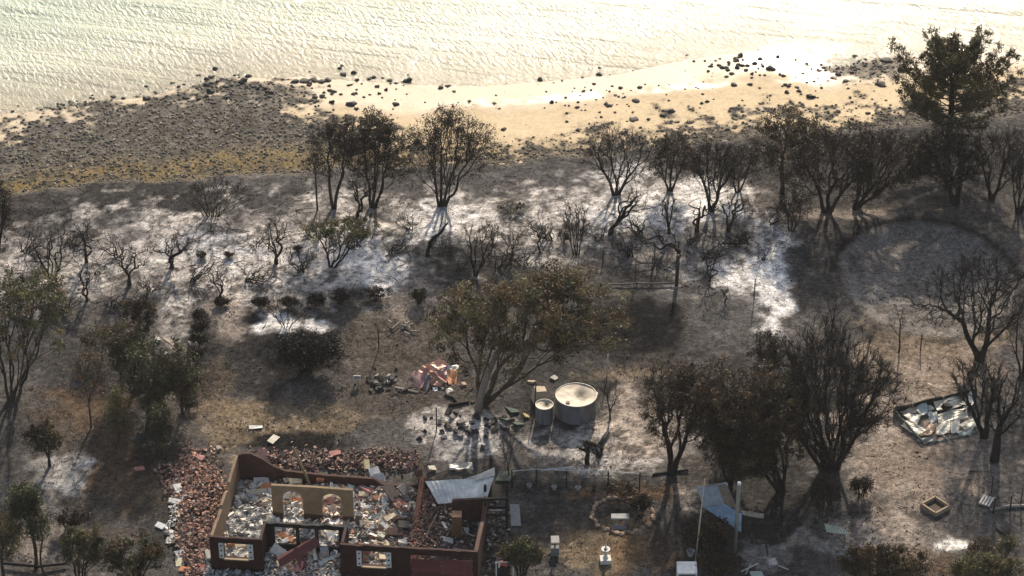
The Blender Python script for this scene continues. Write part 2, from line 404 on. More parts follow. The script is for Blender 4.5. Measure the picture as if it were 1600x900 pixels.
def paint_ground(X, Y, Z):
    px, py = project(X, Y, Z)
    wx = fbm(X / 2.4, Y / 2.4, 41, 4); wy = fbm(X / 2.4, Y / 2.4, 77, 4); fine = fbm(X / 0.7, Y / 0.7, 91, 3)
    qx = px + wx * 14; qy = py + wy * 9
    C = np.tile(np.array(SOIL), (len(X), 1))
    C = C * (1 + 0.35 * wx + 0.2 * fine)[:, None]
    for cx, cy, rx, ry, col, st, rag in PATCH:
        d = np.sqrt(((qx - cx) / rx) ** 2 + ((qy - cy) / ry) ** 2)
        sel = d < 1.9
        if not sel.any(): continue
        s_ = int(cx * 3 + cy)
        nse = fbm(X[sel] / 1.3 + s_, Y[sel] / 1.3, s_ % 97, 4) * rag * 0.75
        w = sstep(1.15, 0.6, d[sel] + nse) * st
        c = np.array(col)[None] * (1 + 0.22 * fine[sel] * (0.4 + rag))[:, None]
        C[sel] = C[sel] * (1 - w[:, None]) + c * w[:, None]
    # burnt crumbs and ash flecks at arm's length scale
    crumbs = np.maximum(sstep(0.15, 0.6, fbm(X / 0.6, Y / 0.6, 123, 3) + 0.35 * wx), 0.8 * sstep(0.5, 0.1, np.abs(fbm(X / 1.6, Y / 1.6, 128, 4)) * 4 + 0.3 * wy))
    lum = C.mean(1)
    C = C * (1 - 0.72 * (crumbs * sstep(0.12, 0.35, lum) * (1 - 0.6 * sstep(0.45, 0.65, lum))))[:, None]
    flecks = sstep(0.55, 0.95, fbm(X / 0.45, Y / 0.45, 321, 3))
    C = C + (flecks * (0.01 + 0.55 * lum) * (lum < 0.2))[:, None] * np.array([1, .92, .85])
    # straight-edged ash strip beside the dark dam paddock
    # the dry dam
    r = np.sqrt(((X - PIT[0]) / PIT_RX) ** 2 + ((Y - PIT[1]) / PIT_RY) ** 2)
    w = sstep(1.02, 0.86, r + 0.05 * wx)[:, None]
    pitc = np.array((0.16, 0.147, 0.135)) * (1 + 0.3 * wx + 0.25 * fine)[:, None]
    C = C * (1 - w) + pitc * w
    rim = np.exp(-((r - 0.97 + 0.03 * wx) / 0.04) ** 2) * (0.35 + 0.6 * sstep(-0.3, 0.5, (Y - PIT[1]) / PIT_RY))  # rim darkened for burnt grass and painted shading, most on the far side
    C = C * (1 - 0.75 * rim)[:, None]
    # shore
    yb = bankY(X); yw = np.maximum(waterY(X), yb + 4)
    sh = np.clip((Y - yb) / (yw - yb), 0, 1.3)
    t = sstep(yb - 0.7, yb + 0.6, Y)
    beach = np.array(SAND)[None] * (1 + 0.06 * wx + 0.05 * fine)[:, None]
    wetline = sstep(0.55, 0.8, sh + 0.06 * wx)
    beach = beach * (1 - 0.28 * wetline)[:, None]
    stone = np.array((0.105, 0.097, 0.085))[None] * (1 + 0.45 * fine)[:, None]
    sx = np.interp(px, [0, 60, 150, 420, 520, 640, 800, 1000, 1300, 1450, 1600], [.72, .9, 1.04, .97, .55, .26, .2, .2, .3, .38, .5])
    ws = sstep(sx + 0.16, sx - 0.14, sh + 0.24 * wx + 0.22 * fine)
    rocky = np.exp(-(((px - 1350) / 90) ** 2 + ((py - 105) / 28) ** 2)) + np.exp(-(((px - 430) / 70) ** 2 + ((py - 145) / 14) ** 2))
    ws = np.maximum(ws, 0.8 * sstep(0.4, 0.8, rocky + 0.35 * fine))
    beach = beach * (1 - ws[:, None]) + stone * ws[:, None]
    och = np.exp(-((sh - 0.15 - 0.05 * wx) / 0.13) ** 2) * np.interp(px, [0, 60, 480, 560, 820, 1000], [.8, .9, .8, .6, .3, .1]) * (0.7 + 0.5 * fine)
    och = np.clip(och, 0, 1)
    beach = beach * (1 - och[:, None]) + np.array((0.19, 0.135, 0.052))[None] * (1 + .3 * wx)[:, None] * och[:, None]
    C = C * (1 - t[:, None]) + beach * t[:, None]
    wet = t * wetline * (1 - ws * 0.7) * 0.9
    runnel = np.exp(-((py - np.interp(px, [640, 760, 900, 1050, 1180, 1300], [168, 162, 152, 142, 130, 122]) + 5 * wx) / 5.5) ** 2) * sstep(640, 760, px) * sstep(1330, 1240, px)
    pool = np.exp(-(((px - 1255) / 62) ** 2 + ((py - 92) / 20) ** 2))
    wet = np.clip(wet + t * (1 - ws) * (runnel * (0.35 + 0.8 * wx) + 1.2 * pool), 0, 1.6)
    grit = 1 - (0.75 + 0.2 * (wet > 1)) * t * (1 - ws) * (1 - och)
    return np.clip(C, 0.008, 0.85), wet, grit, t, sh, ws

def spread(a, b, step, far0, far1, grow=1.35):
    mid = list(np.arange(a, b + step / 2, step)); lo = []; hi = []; s = step; x = a
    while x > far0: s *= grow; x -= s; lo.append(x)
    s = step; x = mid[-1]
    while x < far1: s *= grow; x += s; hi.append(x)
    return np.array(lo[::-1] + mid + hi)

xs = spread(-50, 50, 0.17, -900, 900); ys = spread(118, 209, 0.17, -300, 900)
GX, GY = np.meshgrid(xs, ys)
gx = GX.ravel(); gy = GY.ravel(); gz = height(gx, gy)
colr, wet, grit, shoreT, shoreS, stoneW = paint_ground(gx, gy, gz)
mb = MB()
ny, nx = GX.shape
i = np.arange(ny - 1)[:, None] * nx; j = np.arange(nx - 1)[None]
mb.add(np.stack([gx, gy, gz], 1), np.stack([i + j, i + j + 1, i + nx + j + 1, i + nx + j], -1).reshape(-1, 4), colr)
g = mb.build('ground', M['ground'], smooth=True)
for nm, arr in (('wet', wet), ('grit', grit)):
    a = g.data.attributes.new(nm, 'FLOAT', 'POINT'); a.data.foreach_set('value', arr.astype(np.float32))
g['kind'] = 'structure'; g['label'] = 'burnt coastal ground with ash, char, dry grass and a sandy beach'

# ------------------------------------------------------------------ the sea
def sea_material():
    m = bpy.data.materials.new('shallow_sea'); m.use_nodes = True
    n = m.node_tree.nodes; l = m.node_tree.links; p = n['Principled BSDF']
    tc = n.new('ShaderNodeTexCoord')
    def mapped(rot, sx, sy):                     # turn first, then stretch
        q = n.new('ShaderNodeVectorRotate'); q.rotation_type = 'Z_AXIS'; q.inputs['Angle'].default_value = rot
        l.new(tc.outputs['Object'], q.inputs['Vector'])
        s_ = n.new('ShaderNodeMapping'); s_.inputs['Scale'].default_value = (sx, sy, 1); l.new(q.outputs[0], s_.inputs['Vector']); return s_.outputs[0]
    def noise(vec, scale, detail, dist=0.0):
        q = n.new('ShaderNodeTexNoise'); q.inputs['Scale'].default_value = scale; q.inputs['Detail'].default_value = detail
        q.inputs['Distortion'].default_value = dist; l.new(vec, q.inputs['Vector']); return q.outputs['Fac']
    h1 = noise(mapped(math.radians(62), 0.55, 1.5), 1.9, 3, 0.5)     # wind ripples
    h2 = noise(mapped(math.radians(14), 0.05, 0.5), 1.0, 3, 0.4)      # low swell lines along the shore
    h3 = noise(mapped(math.radians(50), 1.2, 2.2), 3.4, 3, 0.3)
    def ma(op, a, b):
        q = n.new('ShaderNodeMath'); q.operation = op
        for i_, x in enumerate((a, b)):
            if isinstance(x, (int, float)): q.inputs[i_].default_value = x
            else: l.new(x, q.inputs[i_])
        return q.outputs[0]
    hh = ma('ADD', ma('MULTIPLY', h1, 0.27), ma('ADD', ma('MULTIPLY', h2, 0.9), ma('MULTIPLY', h3, 0.11)))
    b = n.new('ShaderNodeBump'); b.inputs['Strength'].default_value = 1.0; b.inputs['Distance'].default_value = 0.55
    l.new(hh, b.inputs['Height'])
    sh = n.new('ShaderNodeAttribute'); sh.attribute_name = 'depth'
    cr = n.new('ShaderNodeMix'); cr.data_type = 'RGBA'
    cr.inputs[6].default_value = (0.46, 0.44, 0.34, 1); cr.inputs[7].default_value = (0.30, 0.375, 0.29, 1)
    l.new(sh.outputs['Fac'], cr.inputs[0]); l.new(cr.outputs[2], p.inputs['Base Color'])
    p.inputs['Roughness'].default_value = 0.10; p.inputs['IOR'].default_value = 1.33; p.inputs['Specular IOR Level'].default_value = 0.27
    l.new(b.outputs[0], p.inputs['Normal'])
    tr = n.new('ShaderNodeBsdfTransparent'); ms = n.new('ShaderNodeMixShader')
    fr = n.new('ShaderNodeMapRange'); l.new(sh.outputs['Fac'], fr.inputs[0])
    fr.inputs[1].default_value = 0; fr.inputs[2].default_value = 0.35; fr.inputs[3].default_value = 0.45; fr.inputs[4].default_value = 1.0
    l.new(fr.outputs[0], ms.inputs[0]); l.new(tr.outputs[0], ms.inputs[1]); l.new(p.outputs[0], ms.inputs[2])
    l.new(ms.outputs[0], n['Material Output'].inputs[0])
    return m
M['sea'] = sea_material()
xs2 = spread(-50, 50, 0.8, -3000, 3000); ys2 = spread(172, 212, 0.5, 160, 5000)
SX, SY = np.meshgrid(xs2, ys2); sx_ = SX.ravel(); sy_ = SY.ravel()
mb = MB(); ny, nx = SX.shape; i = np.arange(ny - 1)[:, None] * nx; j = np.arange(nx - 1)[None]
mb.add(np.stack([sx_, sy_, np.full(len(sx_), SEA)], 1), np.stack([i + j, i + j + 1, i + nx + j + 1, i + nx + j], -1).reshape(-1, 4))
sea = mb.build('sea', M['sea'], smooth=True)
dep = np.clip((SEA - height(sx_, sy_)) / 1.2, 0, 1)
a = sea.data.attributes.new('depth', 'FLOAT', 'POINT'); a.data.foreach_set('value', dep.astype(np.float32))
sea['kind'] = 'structure'; sea['label'] = 'pale green rippled shallow sea glittering in low sun'

# ------------------------------------------------------------------ shore stones
def rock_mesh(seed, flat=0.6):
    r = np.random.default_rng(seed); v, f = ICO2
    d = 1 + 0.28 * np.sin(v @ r.normal(size=3) * 2.2 + r.random() * 6) + 0.16 * np.sin(v @ r.normal(size=3) * 4.5) + r.normal(size=len(v)) * 0.05
    v = v * d[:, None] * np.array([1, 0.75 + r.random() * .3, flat])
    b = MB(); b.add(v, f, (1, 1, 1)); return b
ROCKS = []
ROCKCOL = [(0.045, 0.042, 0.040), (0.06, 0.055, 0.05), (0.034, 0.033, 0.034)]
for k in range(6):
    b = rock_mesh(100 + k, 0.5 + 0.08 * k)
    b.c = [np.tile(np.array(ROCKCOL[k % 3]), (len(b.v[0]), 1))]
    o = b.build('boulder', M['rock'], smooth=True); ROCKS.append(o.data); bpy.data.objects.remove(o)
def boulder(px, py, wpx, label, group, name='boulder', cat='rock', tall=1.0):
    p = ground(px, py); s = wpx * mpp(p) / 2
    o = bpy.data.objects.new(name, ROCKS[rng.integers(0, 6)]); COL.objects.link(o)
    o.location = (p[0], p[1], p[2] + s * 0.2 * tall); o.scale = (s, s * (.8 + .4 * rng.random()), s * tall); o.rotation_euler = (0, 0, rng.random() * 6.28)
    return tag(o, label, cat, group)
BIG = [(638, 127, 13, 'large dark boulder at the waterline above the two tall burnt trees'), (688, 138, 9, 'dark round boulder alone at the start of the open sand'), (537, 117, 13, 'broad dark boulder in the shallows, lower of a close pair'),
 (531, 108, 9, 'dark boulder in the shallows, upper of a close pair'), (585, 122, 10, 'flat dark boulder at the water edge left of the largest one'), (609, 126, 9, 'dark boulder just left of the large waterline boulder'), (550, 163, 13, 'wide dark rock on dry sand above the left pair of burnt trees'),
 (618, 163, 10, 'dark rock on dry sand above the middle burnt tree'), (787, 203, 9, 'small dark rock on the sand right of the wide burnt tree'), (476, 127, 15, 'wide dark rock in the middle of the reef clump in the shallows'), (462, 128, 12, 'dark rock at the left end of the reef clump in the shallows'), (491, 126, 14, 'dark rock right of the middle in the reef clump in the shallows'), (503, 128, 11, 'dark rock at the right end of the reef clump in the shallows'), (484, 131, 11, 'dark rock in front in the reef clump in the shallows'), (844, 125, 9, 'round dark boulder on the wet sand edge in mid beach'),
 (880, 101, 8, 'round dark boulder standing in glittering shallows'), (937, 117, 9, 'dark boulder at the bright water edge in mid beach'), (975, 87, 8, 'dark boulder farthest out in the glittering water'), (999, 137, 9, 'dark boulder on wet sand in mid beach'),
 (992, 158, 14, 'wide grey rock low on the sand in mid beach'), (1048, 175, 12, 'grey boulder on dry sand above the bare vase shaped tree'), (1036, 181, 11, 'flat grey rock beside the boulder on dry sand'), (990, 187, 14, 'wide grey rock just above the bare vase shaped tree'),
 (1146, 133, 10, 'dark boulder by the wet stripe on the right beach'), (903, 204, 8, 'lone dark rock on the dry sand near the scrub'), (1377, 133, 17, 'broad grey rock outcrop left of the pine'), (1267, 152, 13, 'low grey rock patch on the right beach sand'), (103, 136, 10, 'dark boulder alone in the left shallows'),
 (218, 118, 8, 'dark boulder farthest out on the left water'), (388, 120, 10, 'dark boulder at the water edge over the left reef'), (380, 128, 13, 'wide dark boulder just in front of the reef edge'), (328, 144, 13, 'dark boulder on the upper edge of the left rock field'), (1205, 108, 13, 'flat dark rock beside the bright wet sand'), (1385, 95, 19, 'long grey rock shelf at the water left of the pine'), (1410, 110, 17, 'grey rock hump close left of the pine crown')]
for px, py, w, lab in BIG:
    boulder(px, py, w, lab, None, tall=0.75 if w < 14 else 0.5)
ZONES = [  # label, group, count, centre, spread, size range
 ('dark stone in the scatter of stones at the reef edge on the left shore', 'stones along the left reef edge', 70, (330, 137, 110, 16), (5, 11)),
 ('dark stone on the pale sand between the reef and the burnt trees', 'stones on the sand above the burnt trees', 50, (560, 142, 75, 22), (4, 9)),
 ('small dark stone on the open sand of the middle beach', 'stones on the middle beach', 55, (960, 150, 110, 28), (3, 8)),
 ('dark stone in the tight cluster on the right beach by the bright water', 'clustered stones by the bright water', 45, (1160, 104, 24, 10), (4, 9)),
 ('grey stone on the right beach between the rock cluster and the pine', 'stones on the right beach', 60, (1300, 130, 75, 28), (4, 10)),
 ('dark stone on pale sand at the far left shore', 'stones on the far left sand', 20, (40, 205, 45, 18), (5, 9))]
for lab, grp, n, (cx, cy, sx0, sy0), (s0, s1) in ZONES:
    for k in range(n):
        x = cx + rng.normal() * sx0; y = cy + rng.normal() * sy0
        p = ground(x, y)
        if p[1] < bankY(np.array([p[0]]))[0] + 1.5 or x < 3 or x > 1597 or y < 60: continue
        boulder(x, y, s0 + (s1 - s0) * rng.random() ** 2, lab, grp, 'shore_stone', 'stone', 0.8)
# uncountable pebbles
n = 26000
bx = rng.uniform(-50, 50, n); sh = rng.random(n)
yb = bankY(bx); yw = np.maximum(waterY(bx), yb + 4); by = yb + sh * (yw - yb) * 1.05
bz = height(bx, by); _, _, _, tt, ss, ww = paint_ground(bx, by, bz)
keep = rng.random(n) < np.clip(ww * 0.95 + 0.02, 0, 1)
bx, by, bz = bx[keep], by[keep], bz[keep]; n = len(bx)
s = 0.05 + 0.17 * rng.random(n) ** 2.5
mb = MB()
oc = np.array([[1, 0, 0], [0, 1, 0], [-1, 0, 0], [0, -1, 0], [0, 0, 1], [0, 0, -1]], float); of = np.array([[0, 1, 4], [1, 2, 4], [2, 3, 4], [3, 0, 4], [1, 0, 5], [2, 1, 5], [3, 2, 5], [0, 3, 5]])
v = oc[None] * (0.75 + .5 * rng.random((n, 6, 1))) * (s[:, None] * np.array([1, 1, .55])[None])[:, None, :]
v = np.einsum('nij,nkj->nki', flat_rots(n, .25), v) + np.stack([bx, by, bz + s * .15], 1)[:, None]
pc = pal([(0.05, 0.047, 0.043), (0.085, 0.075, 0.06), (0.13, 0.115, 0.09), (0.17, 0.13, 0.07), (0.22, 0.19, 0.15)], n)
mb.add(v.reshape(-1, 3), (of[None] + (np.arange(n) * 6)[:, None, None]).reshape(-1, 3), np.repeat(pc, 6, 0))
o = mb.build('pebbles', M['rock']); tag(o, 'grey and ochre pebbles covering the upper shore', 'pebbles', kind='stuff')

# ------------------------------------------------------------------ burnt litter and dry grass
def land_scatter(n):
    px = rng.uniform(-20, 1620, n); py = rng.uniform(230, 905, n)
    P0 = np.array([0.0])
    u = px - 800; vv = 450 - py
    r1 = F * CP + vv * SP; r2 = -F * SP + vv * CP
    t = -H / r2; x = u * t; y = r1 * t
    z = height(x, y); ok = y < bankY(x) - 0.8
    return x[ok], y[ok], z[ok], px[ok], py[ok]
def inside_house_px(px, py): return (px > 325) & (px < 790) & (py > 735)
x, y, z, px, py = land_scatter(42000); ok = ~inside_house_px(px, py); x, y, z, px, py = [q[ok] for q in (x, y, z, px, py)]; n = len(x)
cl = fbm(x / 3, y / 3, 500, 3); ok = rng.random(n) < 0.06 + 0.85 * sstep(0.0, 0.7, cl); x, y, z, py = x[ok], y[ok], z[ok], py[ok]; n = len(x)
mb = MB(); k = n * 2 // 3
sz = np.stack([0.03 + .17 * rng.random(k) ** 4, 0.03 + .10 * rng.random(k) ** 4, 0.02 + .06 * rng.random(k) ** 3], 1)
chips(mb, np.stack([x[:k], y[:k], z[:k] + .02], 1), sz, rand_rots(k), pal([(0.02, 0.019, 0.018), (0.035, 0.032, 0.03), (0.06, 0.052, 0.045), (0.12, .105, .09)], k), .5)
a_ = np.stack([x[k:], y[k:], z[k:] + .01], 1); m_ = n - k
ln = .15 + .7 * rng.random(m_) ** 2; az = rng.random(m_) * 6.283
b_ = a_ + np.stack([np.cos(az) * ln, np.sin(az) * ln, .02 + .5 * ln * rng.random(m_) ** 2], 1)
ribbons(mb, a_, b_, .012 + .016 * rng.random(m_), pal([(0.02, 0.018, 0.017), (0.04, 0.035, 0.03), (0.10, .085, .07)], m_))
o = mb.build('charred_litter', M['rubble']); tag(o, 'charred sticks and crumbs strewn over the burnt ground', 'litter', kind='stuff')

x, y, z, px, py = land_scatter(60000)
w = np.zeros(len(x))
for cx, cy, rx, ry, col, st, rag in PATCH:
    if col in (STRAW, RUST, BROWN, TAN):
        w = np.maximum(w, (1.0 if col != TAN else .4) * sstep(1.2, .5, np.sqrt(((px - cx) / rx) ** 2 + ((py - cy) / ry) ** 2)))
ok = (rng.random(len(x)) < w * sstep(-.5, .5, fbm(x / 1.2, y / 1.2, 71, 3))) & ~inside_house_px(px, py); x, y, z = x[ok], y[ok], z[ok]
rep = 3; x, y, z = [np.repeat(q, rep) for q in (x, y, z)]; n = len(x)
x = x + rng.normal(size=n) * .05; y = y + rng.normal(size=n) * .05
a_ = np.stack([x, y, z - .01], 1); ln = .05 + .13 * rng.random(n)
b_ = a_ + np.stack([rng.normal(size=n) * .06, rng.normal(size=n) * .06, ln], 1)
mb = MB(); ribbons(mb, a_, b_, .008 + .01 * rng.random(n), pal([(0.20, 0.14, 0.075), (0.27, 0.20, 0.11), (0.13, 0.085, 0.045), (0.10, 0.08, 0.05)], n, .2))
o = mb.build('dry_grass', M['tuft']); tag(o, 'short scorched brown and straw coloured grass', 'grass', kind='stuff')

# fallen burnt twigs on the ash flat
mb = MB(); org = at_z(620, 400, 0)
for k in range(1500):
    px = rng.uniform(-10, 1270) if k < 1150 else rng.uniform(0, 1600); py = rng.normal() * 42 + 385 if k < 1150 else rng.uniform(300, 800)
    if (320 < px < 800 and py > 690) or py < 285: continue
    p = at_z(px, py, 0); L_ = .3 + 1.5 * rng.random() ** 2; az = rng.random() * 6.28; q = [p]; d = np.array([math.cos(az), math.sin(az), .15])
    for _ in range(4):
        d = d + rng.normal(size=3) * [.45, .45, .25]; d /= np.linalg.norm(d); q.append(q[-1] + d * L_ / 4)
    q = np.array(q); q[:, 2] = height(q[:, 0], q[:, 1]) + .03 + np.abs(q[:, 2] - p[2]) * .7
    r_ = .012 + .028 * rng.random() ** 2
    mb.tube(q - org, np.linspace(r_, r_ * .4, 5), 4, pal([(.014, .013, .013), (.03, .027, .025)], 1)[0], cap=False)
o = mb.build('fallen_twigs', M['bark'], smooth=True); o.location = org; tag(o, 'black burnt twigs strewn over the white ash flat', 'twigs', kind='stuff')

# ------------------------------------------------------------------ trees and shrubs
def bez(a, da, b, n, bow, rs):
    L = np.linalg.norm(b - a); c = a + da * L * 0.45 + rs.normal(size=3) * bow * L
    t = np.linspace(0, 1, n)[:, None]
    return (1 - t) ** 2 * a + 2 * t * (1 - t) * c + t * t * b

def skeleton(base, tips, twist, runit, rs, first, lead=0.42, kfirst=3, rpow=0.5, up0=1.0, spread_dirs=None):
    """branch from the base out to every tip; returns [(path, radii, level)], tip list [(p, dir)]"""
    segs = []; ends = []
    def go(start, d, pts, lvl):
        n = len(pts)
        if n <= 2 or lvl > 9:
            for p in pts:
                path = bez(start, d, p, 4 if twist < .2 else 5, twist, rs)
                segs.append((path, np.linspace(runit * 1.1, runit * .45, len(path)), lvl + 1)); e = path[-1] - path[-2]
                ends.append((p, e / (np.linalg.norm(e) + 1e-9)))
            return
        k = kfirst if lvl == 0 else (3 if rs.random() < .3 and n > 6 else 2)
        u = pts - start; u = u / (np.linalg.norm(u, axis=1)[:, None] + 1e-9)
        seeds = [rs.integers(n)]
        for _ in range(k - 1):
            dd = np.min(np.stack([np.linalg.norm(u - u[s], axis=1) for s in seeds]), 0); seeds.append(int(np.argmax(dd * (0.6 + .4 * rs.random(n)))))
        lab = np.argmin(np.stack([np.linalg.norm(u - u[s], axis=1) for s in seeds]), 0)
        for c in range(k):
            sub = pts[lab == c]
            if not len(sub): continue
            cen = sub.mean(0); fr = lead * (0.75 + .5 * rs.random())
            tgt = start + (cen - start) * fr
            if len(sub) == 1: go(start, d, sub, 10); continue
            path = bez(start, d, tgt, 4 if twist < .2 else 6, twist, rs)
            r0 = runit * n ** rpow * .9 if c == 0 else runit * len(sub) ** rpow * 1.05
            segs.append((path, np.linspace(min(r0, runit * len(sub) ** rpow * 1.25), runit * len(sub) ** rpow * .95, len(path)), lvl))
            e = path[-1] - path[-2]; e /= np.linalg.norm(e) + 1e-9
            go(tgt, e, sub, lvl + 1)
    n = len(tips); trunk_top = base + first
    d0 = first / (np.linalg.norm(first) + 1e-9) * .7 + np.array([0, 0, .3])
    path = bez(base - np.array([0, 0, .15]), d0, trunk_top, 5, .05 + twist * .3, rs)
    R = runit * n ** rpow
    segs.append((path, np.linspace(R * 1.35, R, 5), 0)); e = path[-1] - path[-2]; e /= np.linalg.norm(e)
    go(trunk_top, e, tips, 0)
    return segs, ends

BLACK = [(0.013, 0.012, 0.012), (0.022, 0.020, 0.018)]
DARKBR = [(0.030, 0.024, 0.018), (0.022, 0.019, 0.016), (0.045, 0.032, 0.022)]
SCORCH = [(0.062, 0.048, 0.028), (0.085, 0.060, 0.033), (0.046, 0.039, 0.024), (0.095, 0.060, 0.030)]
OLIVE = [(0.11, 0.104, 0.05), (0.15, 0.13, 0.06), (0.08, 0.08, 0.042), (0.15, 0.11, 0.052)]
GREEN = [(0.062, 0.068, 0.034), (0.08, 0.084, 0.04), (0.05, 0.054, 0.028)]
PINEC = [(0.085, 0.08, 0.03), (0.115, 0.096, 0.036), (0.12, 0.085, 0.033), (0.06, 0.058, 0.025)]

def crown_points(c, rad, n, rs, inner=0.45, low=-1.0, top_bias=0.0):
    out = []
    while len(out) < n:
        d = rs.normal(size=3); d /= np.linalg.norm(d)
        if d[2] < low: continue
        if rs.random() < top_bias * (0.5 - 0.5 * d[2]): continue
        r = inner + (1 - inner) * rs.random() ** 0.6
        lump = .93 + 0.11 * math.sin(d[0] * 5 + c[0]) + 0.10 * math.sin(d[1] * 4 + c[1] * 3) + .08 * math.sin(d[2] * 7 + c[0] * 2)
        out.append(c + d * r * rad * lump)
    return np.array(out)

LEVEL = {}
def tree(name, label, cat, group, base, box, tips=120, twist=.1, runit=.022, first=.11, inner=.45, low=-.8, depth=.9, lead=.42, kfirst=3,
         bark=BLACK, twigs=0, twl=.5, tww=.010, twcol=BLACK, leaves=0, lsize=.14, lcol=OLIVE, lrad=.28, clump=1.0, droop=0., top_bias=0., seed=None, extra=None, stems=1, rpow=.5, rscale=1.0, tscale=1.0, spread_low=0.):
    """base: pixel of the foot; box: pixel box of the crown (on the upright plane through the foot)."""
    rs = np.random.default_rng(seed if seed is not None else int(base[0] * 7 + base[1] * 13) % 99991)
    runit *= rscale; tips = int(tips * tscale)
    b = ground(*base); Y = b[1]
    x0, y0, x1, y1 = box
    if spread_low: y1 = y1 + (base[1] - y1) * spread_low; w_ = (x1 - x0) * .05; x0 -= w_; x1 += w_
    p0 = at_y(x0, (y0 + y1) / 2, Y); p1 = at_y(x1, (y0 + y1) / 2, Y)
    zt = at_y((x0 + x1) / 2, y0, Y)[2]; zb = at_y((x0 + x1) / 2, y1, Y)[2]
    # the box's top edge is also reached by the crown's far side
    c = np.array([(p0[0] + p1[0]) / 2, Y, (zt + zb) / 2]); rad = np.array([(p1[0] - p0[0]) / 2, (p1[0] - p0[0]) / 2 * depth, max((zt - zb) / 2, .2)])
    half = (y1 - y0) / 2 * mpp(b); rad[2] = math.sqrt(max(half ** 2 - (rad[1] * SP * .9) ** 2, (half * .45) ** 2)) / CP
    P = crown_points(c, rad * np.array([1.04, 1.0, .96]), tips, rs, inner, low, top_bias)
    if extra is not None:
        for (ex0, ey0, ex1, ey1, en, dy) in extra:
            q0 = at_y(ex0, (ey0 + ey1) / 2, Y + dy); q1 = at_y(ex1, (ey0 + ey1) / 2, Y + dy)
            t_ = at_y(ex0, ey0, Y + dy)[2]; b_ = at_y(ex0, ey1, Y + dy)[2]
            P = np.concatenate([P, crown_points(np.array([(q0[0] + q1[0]) / 2, Y + dy, (t_ + b_) / 2]), np.array([(q1[0] - q0[0]) / 2, (q1[0] - q0[0]) / 2 * depth, (t_ - b_) / 2]), en, rs, inner, -1)])
    P[:, 2] = np.maximum(P[:, 2], b[2] + .12)
    root = empty(name, b); tag(root, label, cat, group)
    Ht = c[2] - b[2]
    allends = []; mbt = MB()
    groups = [P]
    if stems > 1:
        order = np.argsort(P[:, 0] + rs.normal(size=len(P)) * rad[0] * .25); groups = np.array_split(P[order], stems)
    for gi, G in enumerate(groups):
        cen = G.mean(0); off = np.zeros(3)
        if stems > 1: off = np.array([(gi - (stems - 1) / 2) * min(.12, rad[0] * .1), rs.normal() * .08, 0])
        fdir = (cen - b); f = np.array([fdir[0] * first * (.3 if stems == 1 else 1.5), fdir[1] * first * .6, max(fdir[2], .3) * first * 1.3])
        segs, ends = skeleton(b + off, G, twist, runit, rs, f, lead, kfirst, rpow)
        for path, r, lvl in segs:
            sides = 6 if lvl == 0 else (5 if lvl < 2 else (4 if lvl < 4 else 3))
            col = np.array(bark[rs.integers(len(bark))]) * (1 + .25 * rs.normal())
            mbt.tube(path - b, np.maximum(r, .006), sides, np.clip(col, .006, .5), cap=lvl < 2)
        allends += ends
    mbt.build('trunk', M['bark'], root, smooth=True)
    E = np.array([e[0] for e in allends]) - b; D = np.array([e[1] for e in allends])
    if twigs and len(E) * twigs >= 40:
        mbw = MB(); n = len(E) * twigs; rep = np.repeat(np.arange(len(E)), twigs)
        st = E[rep] - D[rep] * (rs.random(n) * twl * .9)[:, None]
        dd = D[rep] + rs.normal(size=(n, 3)) * .42 + np.array([0, 0, .12 - droop]); dd /= np.linalg.norm(dd, axis=1)[:, None]
        en = st + dd * (twl * (.45 + .8 * rs.random(n)))[:, None]
        en[:, 2] = np.maximum(en[:, 2], .03)
        ribbons(mbw, st, en, tww * (.6 + .8 * rs.random(n)), pal(twcol, n, .2))
        mbw.build('twigs', M['twig'], root)['kind'] = 'stuff'
    if leaves:
        mbl = MB(); cent = E; nC = len(cent); keep = rs.random(nC) < clump; cent = cent[keep]; nC = len(cent)
        base_c = np.array(lcol)[rs.integers(0, len(lcol), nC)] * (1 + .28 * rs.normal(size=(nC, 1)))
        rep = np.repeat(np.arange(nC), leaves); n = len(rep)
        sc = (lrad * (.6 + .8 * rs.random(nC)))[rep]
        g_ = rs.normal(size=(n, 3)); g_ /= np.linalg.norm(g_, axis=1)[:, None]
        pos = cent[rep] + g_ * (sc * rs.random(n) ** .4)[:, None] * np.array([1, 1, .8]) - np.array([0, 0, 1]) * (droop * sc * rs.random(n))[:, None]
        pos[:, 2] = np.maximum(pos[:, 2], .04)
        ls = lsize * (.6 + .8 * rs.random(n))
        cards(mbl, pos, np.stack([ls * 1.5, ls * .62], 1), rand_rots(n), np.clip(base_c[rep] * (1 + .15 * rs.normal(size=(n, 1))), .006, .4))
        mbl.build('crown', M['leaf'], root)
    return root

SHEOAK = dict(twigs=9, twl=.75, tww=.010, twcol=DARKBR, leaves=26, lsize=.11, lcol=DARKBR, lrad=.38, droop=.2, rscale=.55, tscale=1.8, lead=.33, stems=3, spread_low=.4)
BROOM = dict(twigs=10, twl=.8, tww=.011, twcol=BLACK, lead=.32, rscale=.6, tscale=1.7, stems=4, spread_low=.35)
BARE = dict(twigs=6, twl=.55, tww=.009, twcol=BLACK)
TW = dict(twist=.32, runit=.032, twigs=8, twl=.5, tww=.011, kfirst=3, lead=.45, inner=.2, first=.14, rscale=.95, tscale=2.2)
GUM = dict(leaves=80, lsize=.13, lcol=OLIVE, lrad=.46, twigs=3, bark=[(0.05, 0.04, 0.033), (0.03, 0.026, 0.022), (0.085, .066, .052)], droop=.25, rscale=.62, tscale=1.35)
BUSH = dict(leaves=60, lsize=.11, lrad=.32, lcol=GREEN, twigs=3, stems=4, low=-.6, first=.08, runit=.012, depth=.6)
def T(name, label, cat, group, base, box, preset, **kw):
    q = dict(preset); q.update(kw); return tree(name, label, cat, group, base, box, **q)

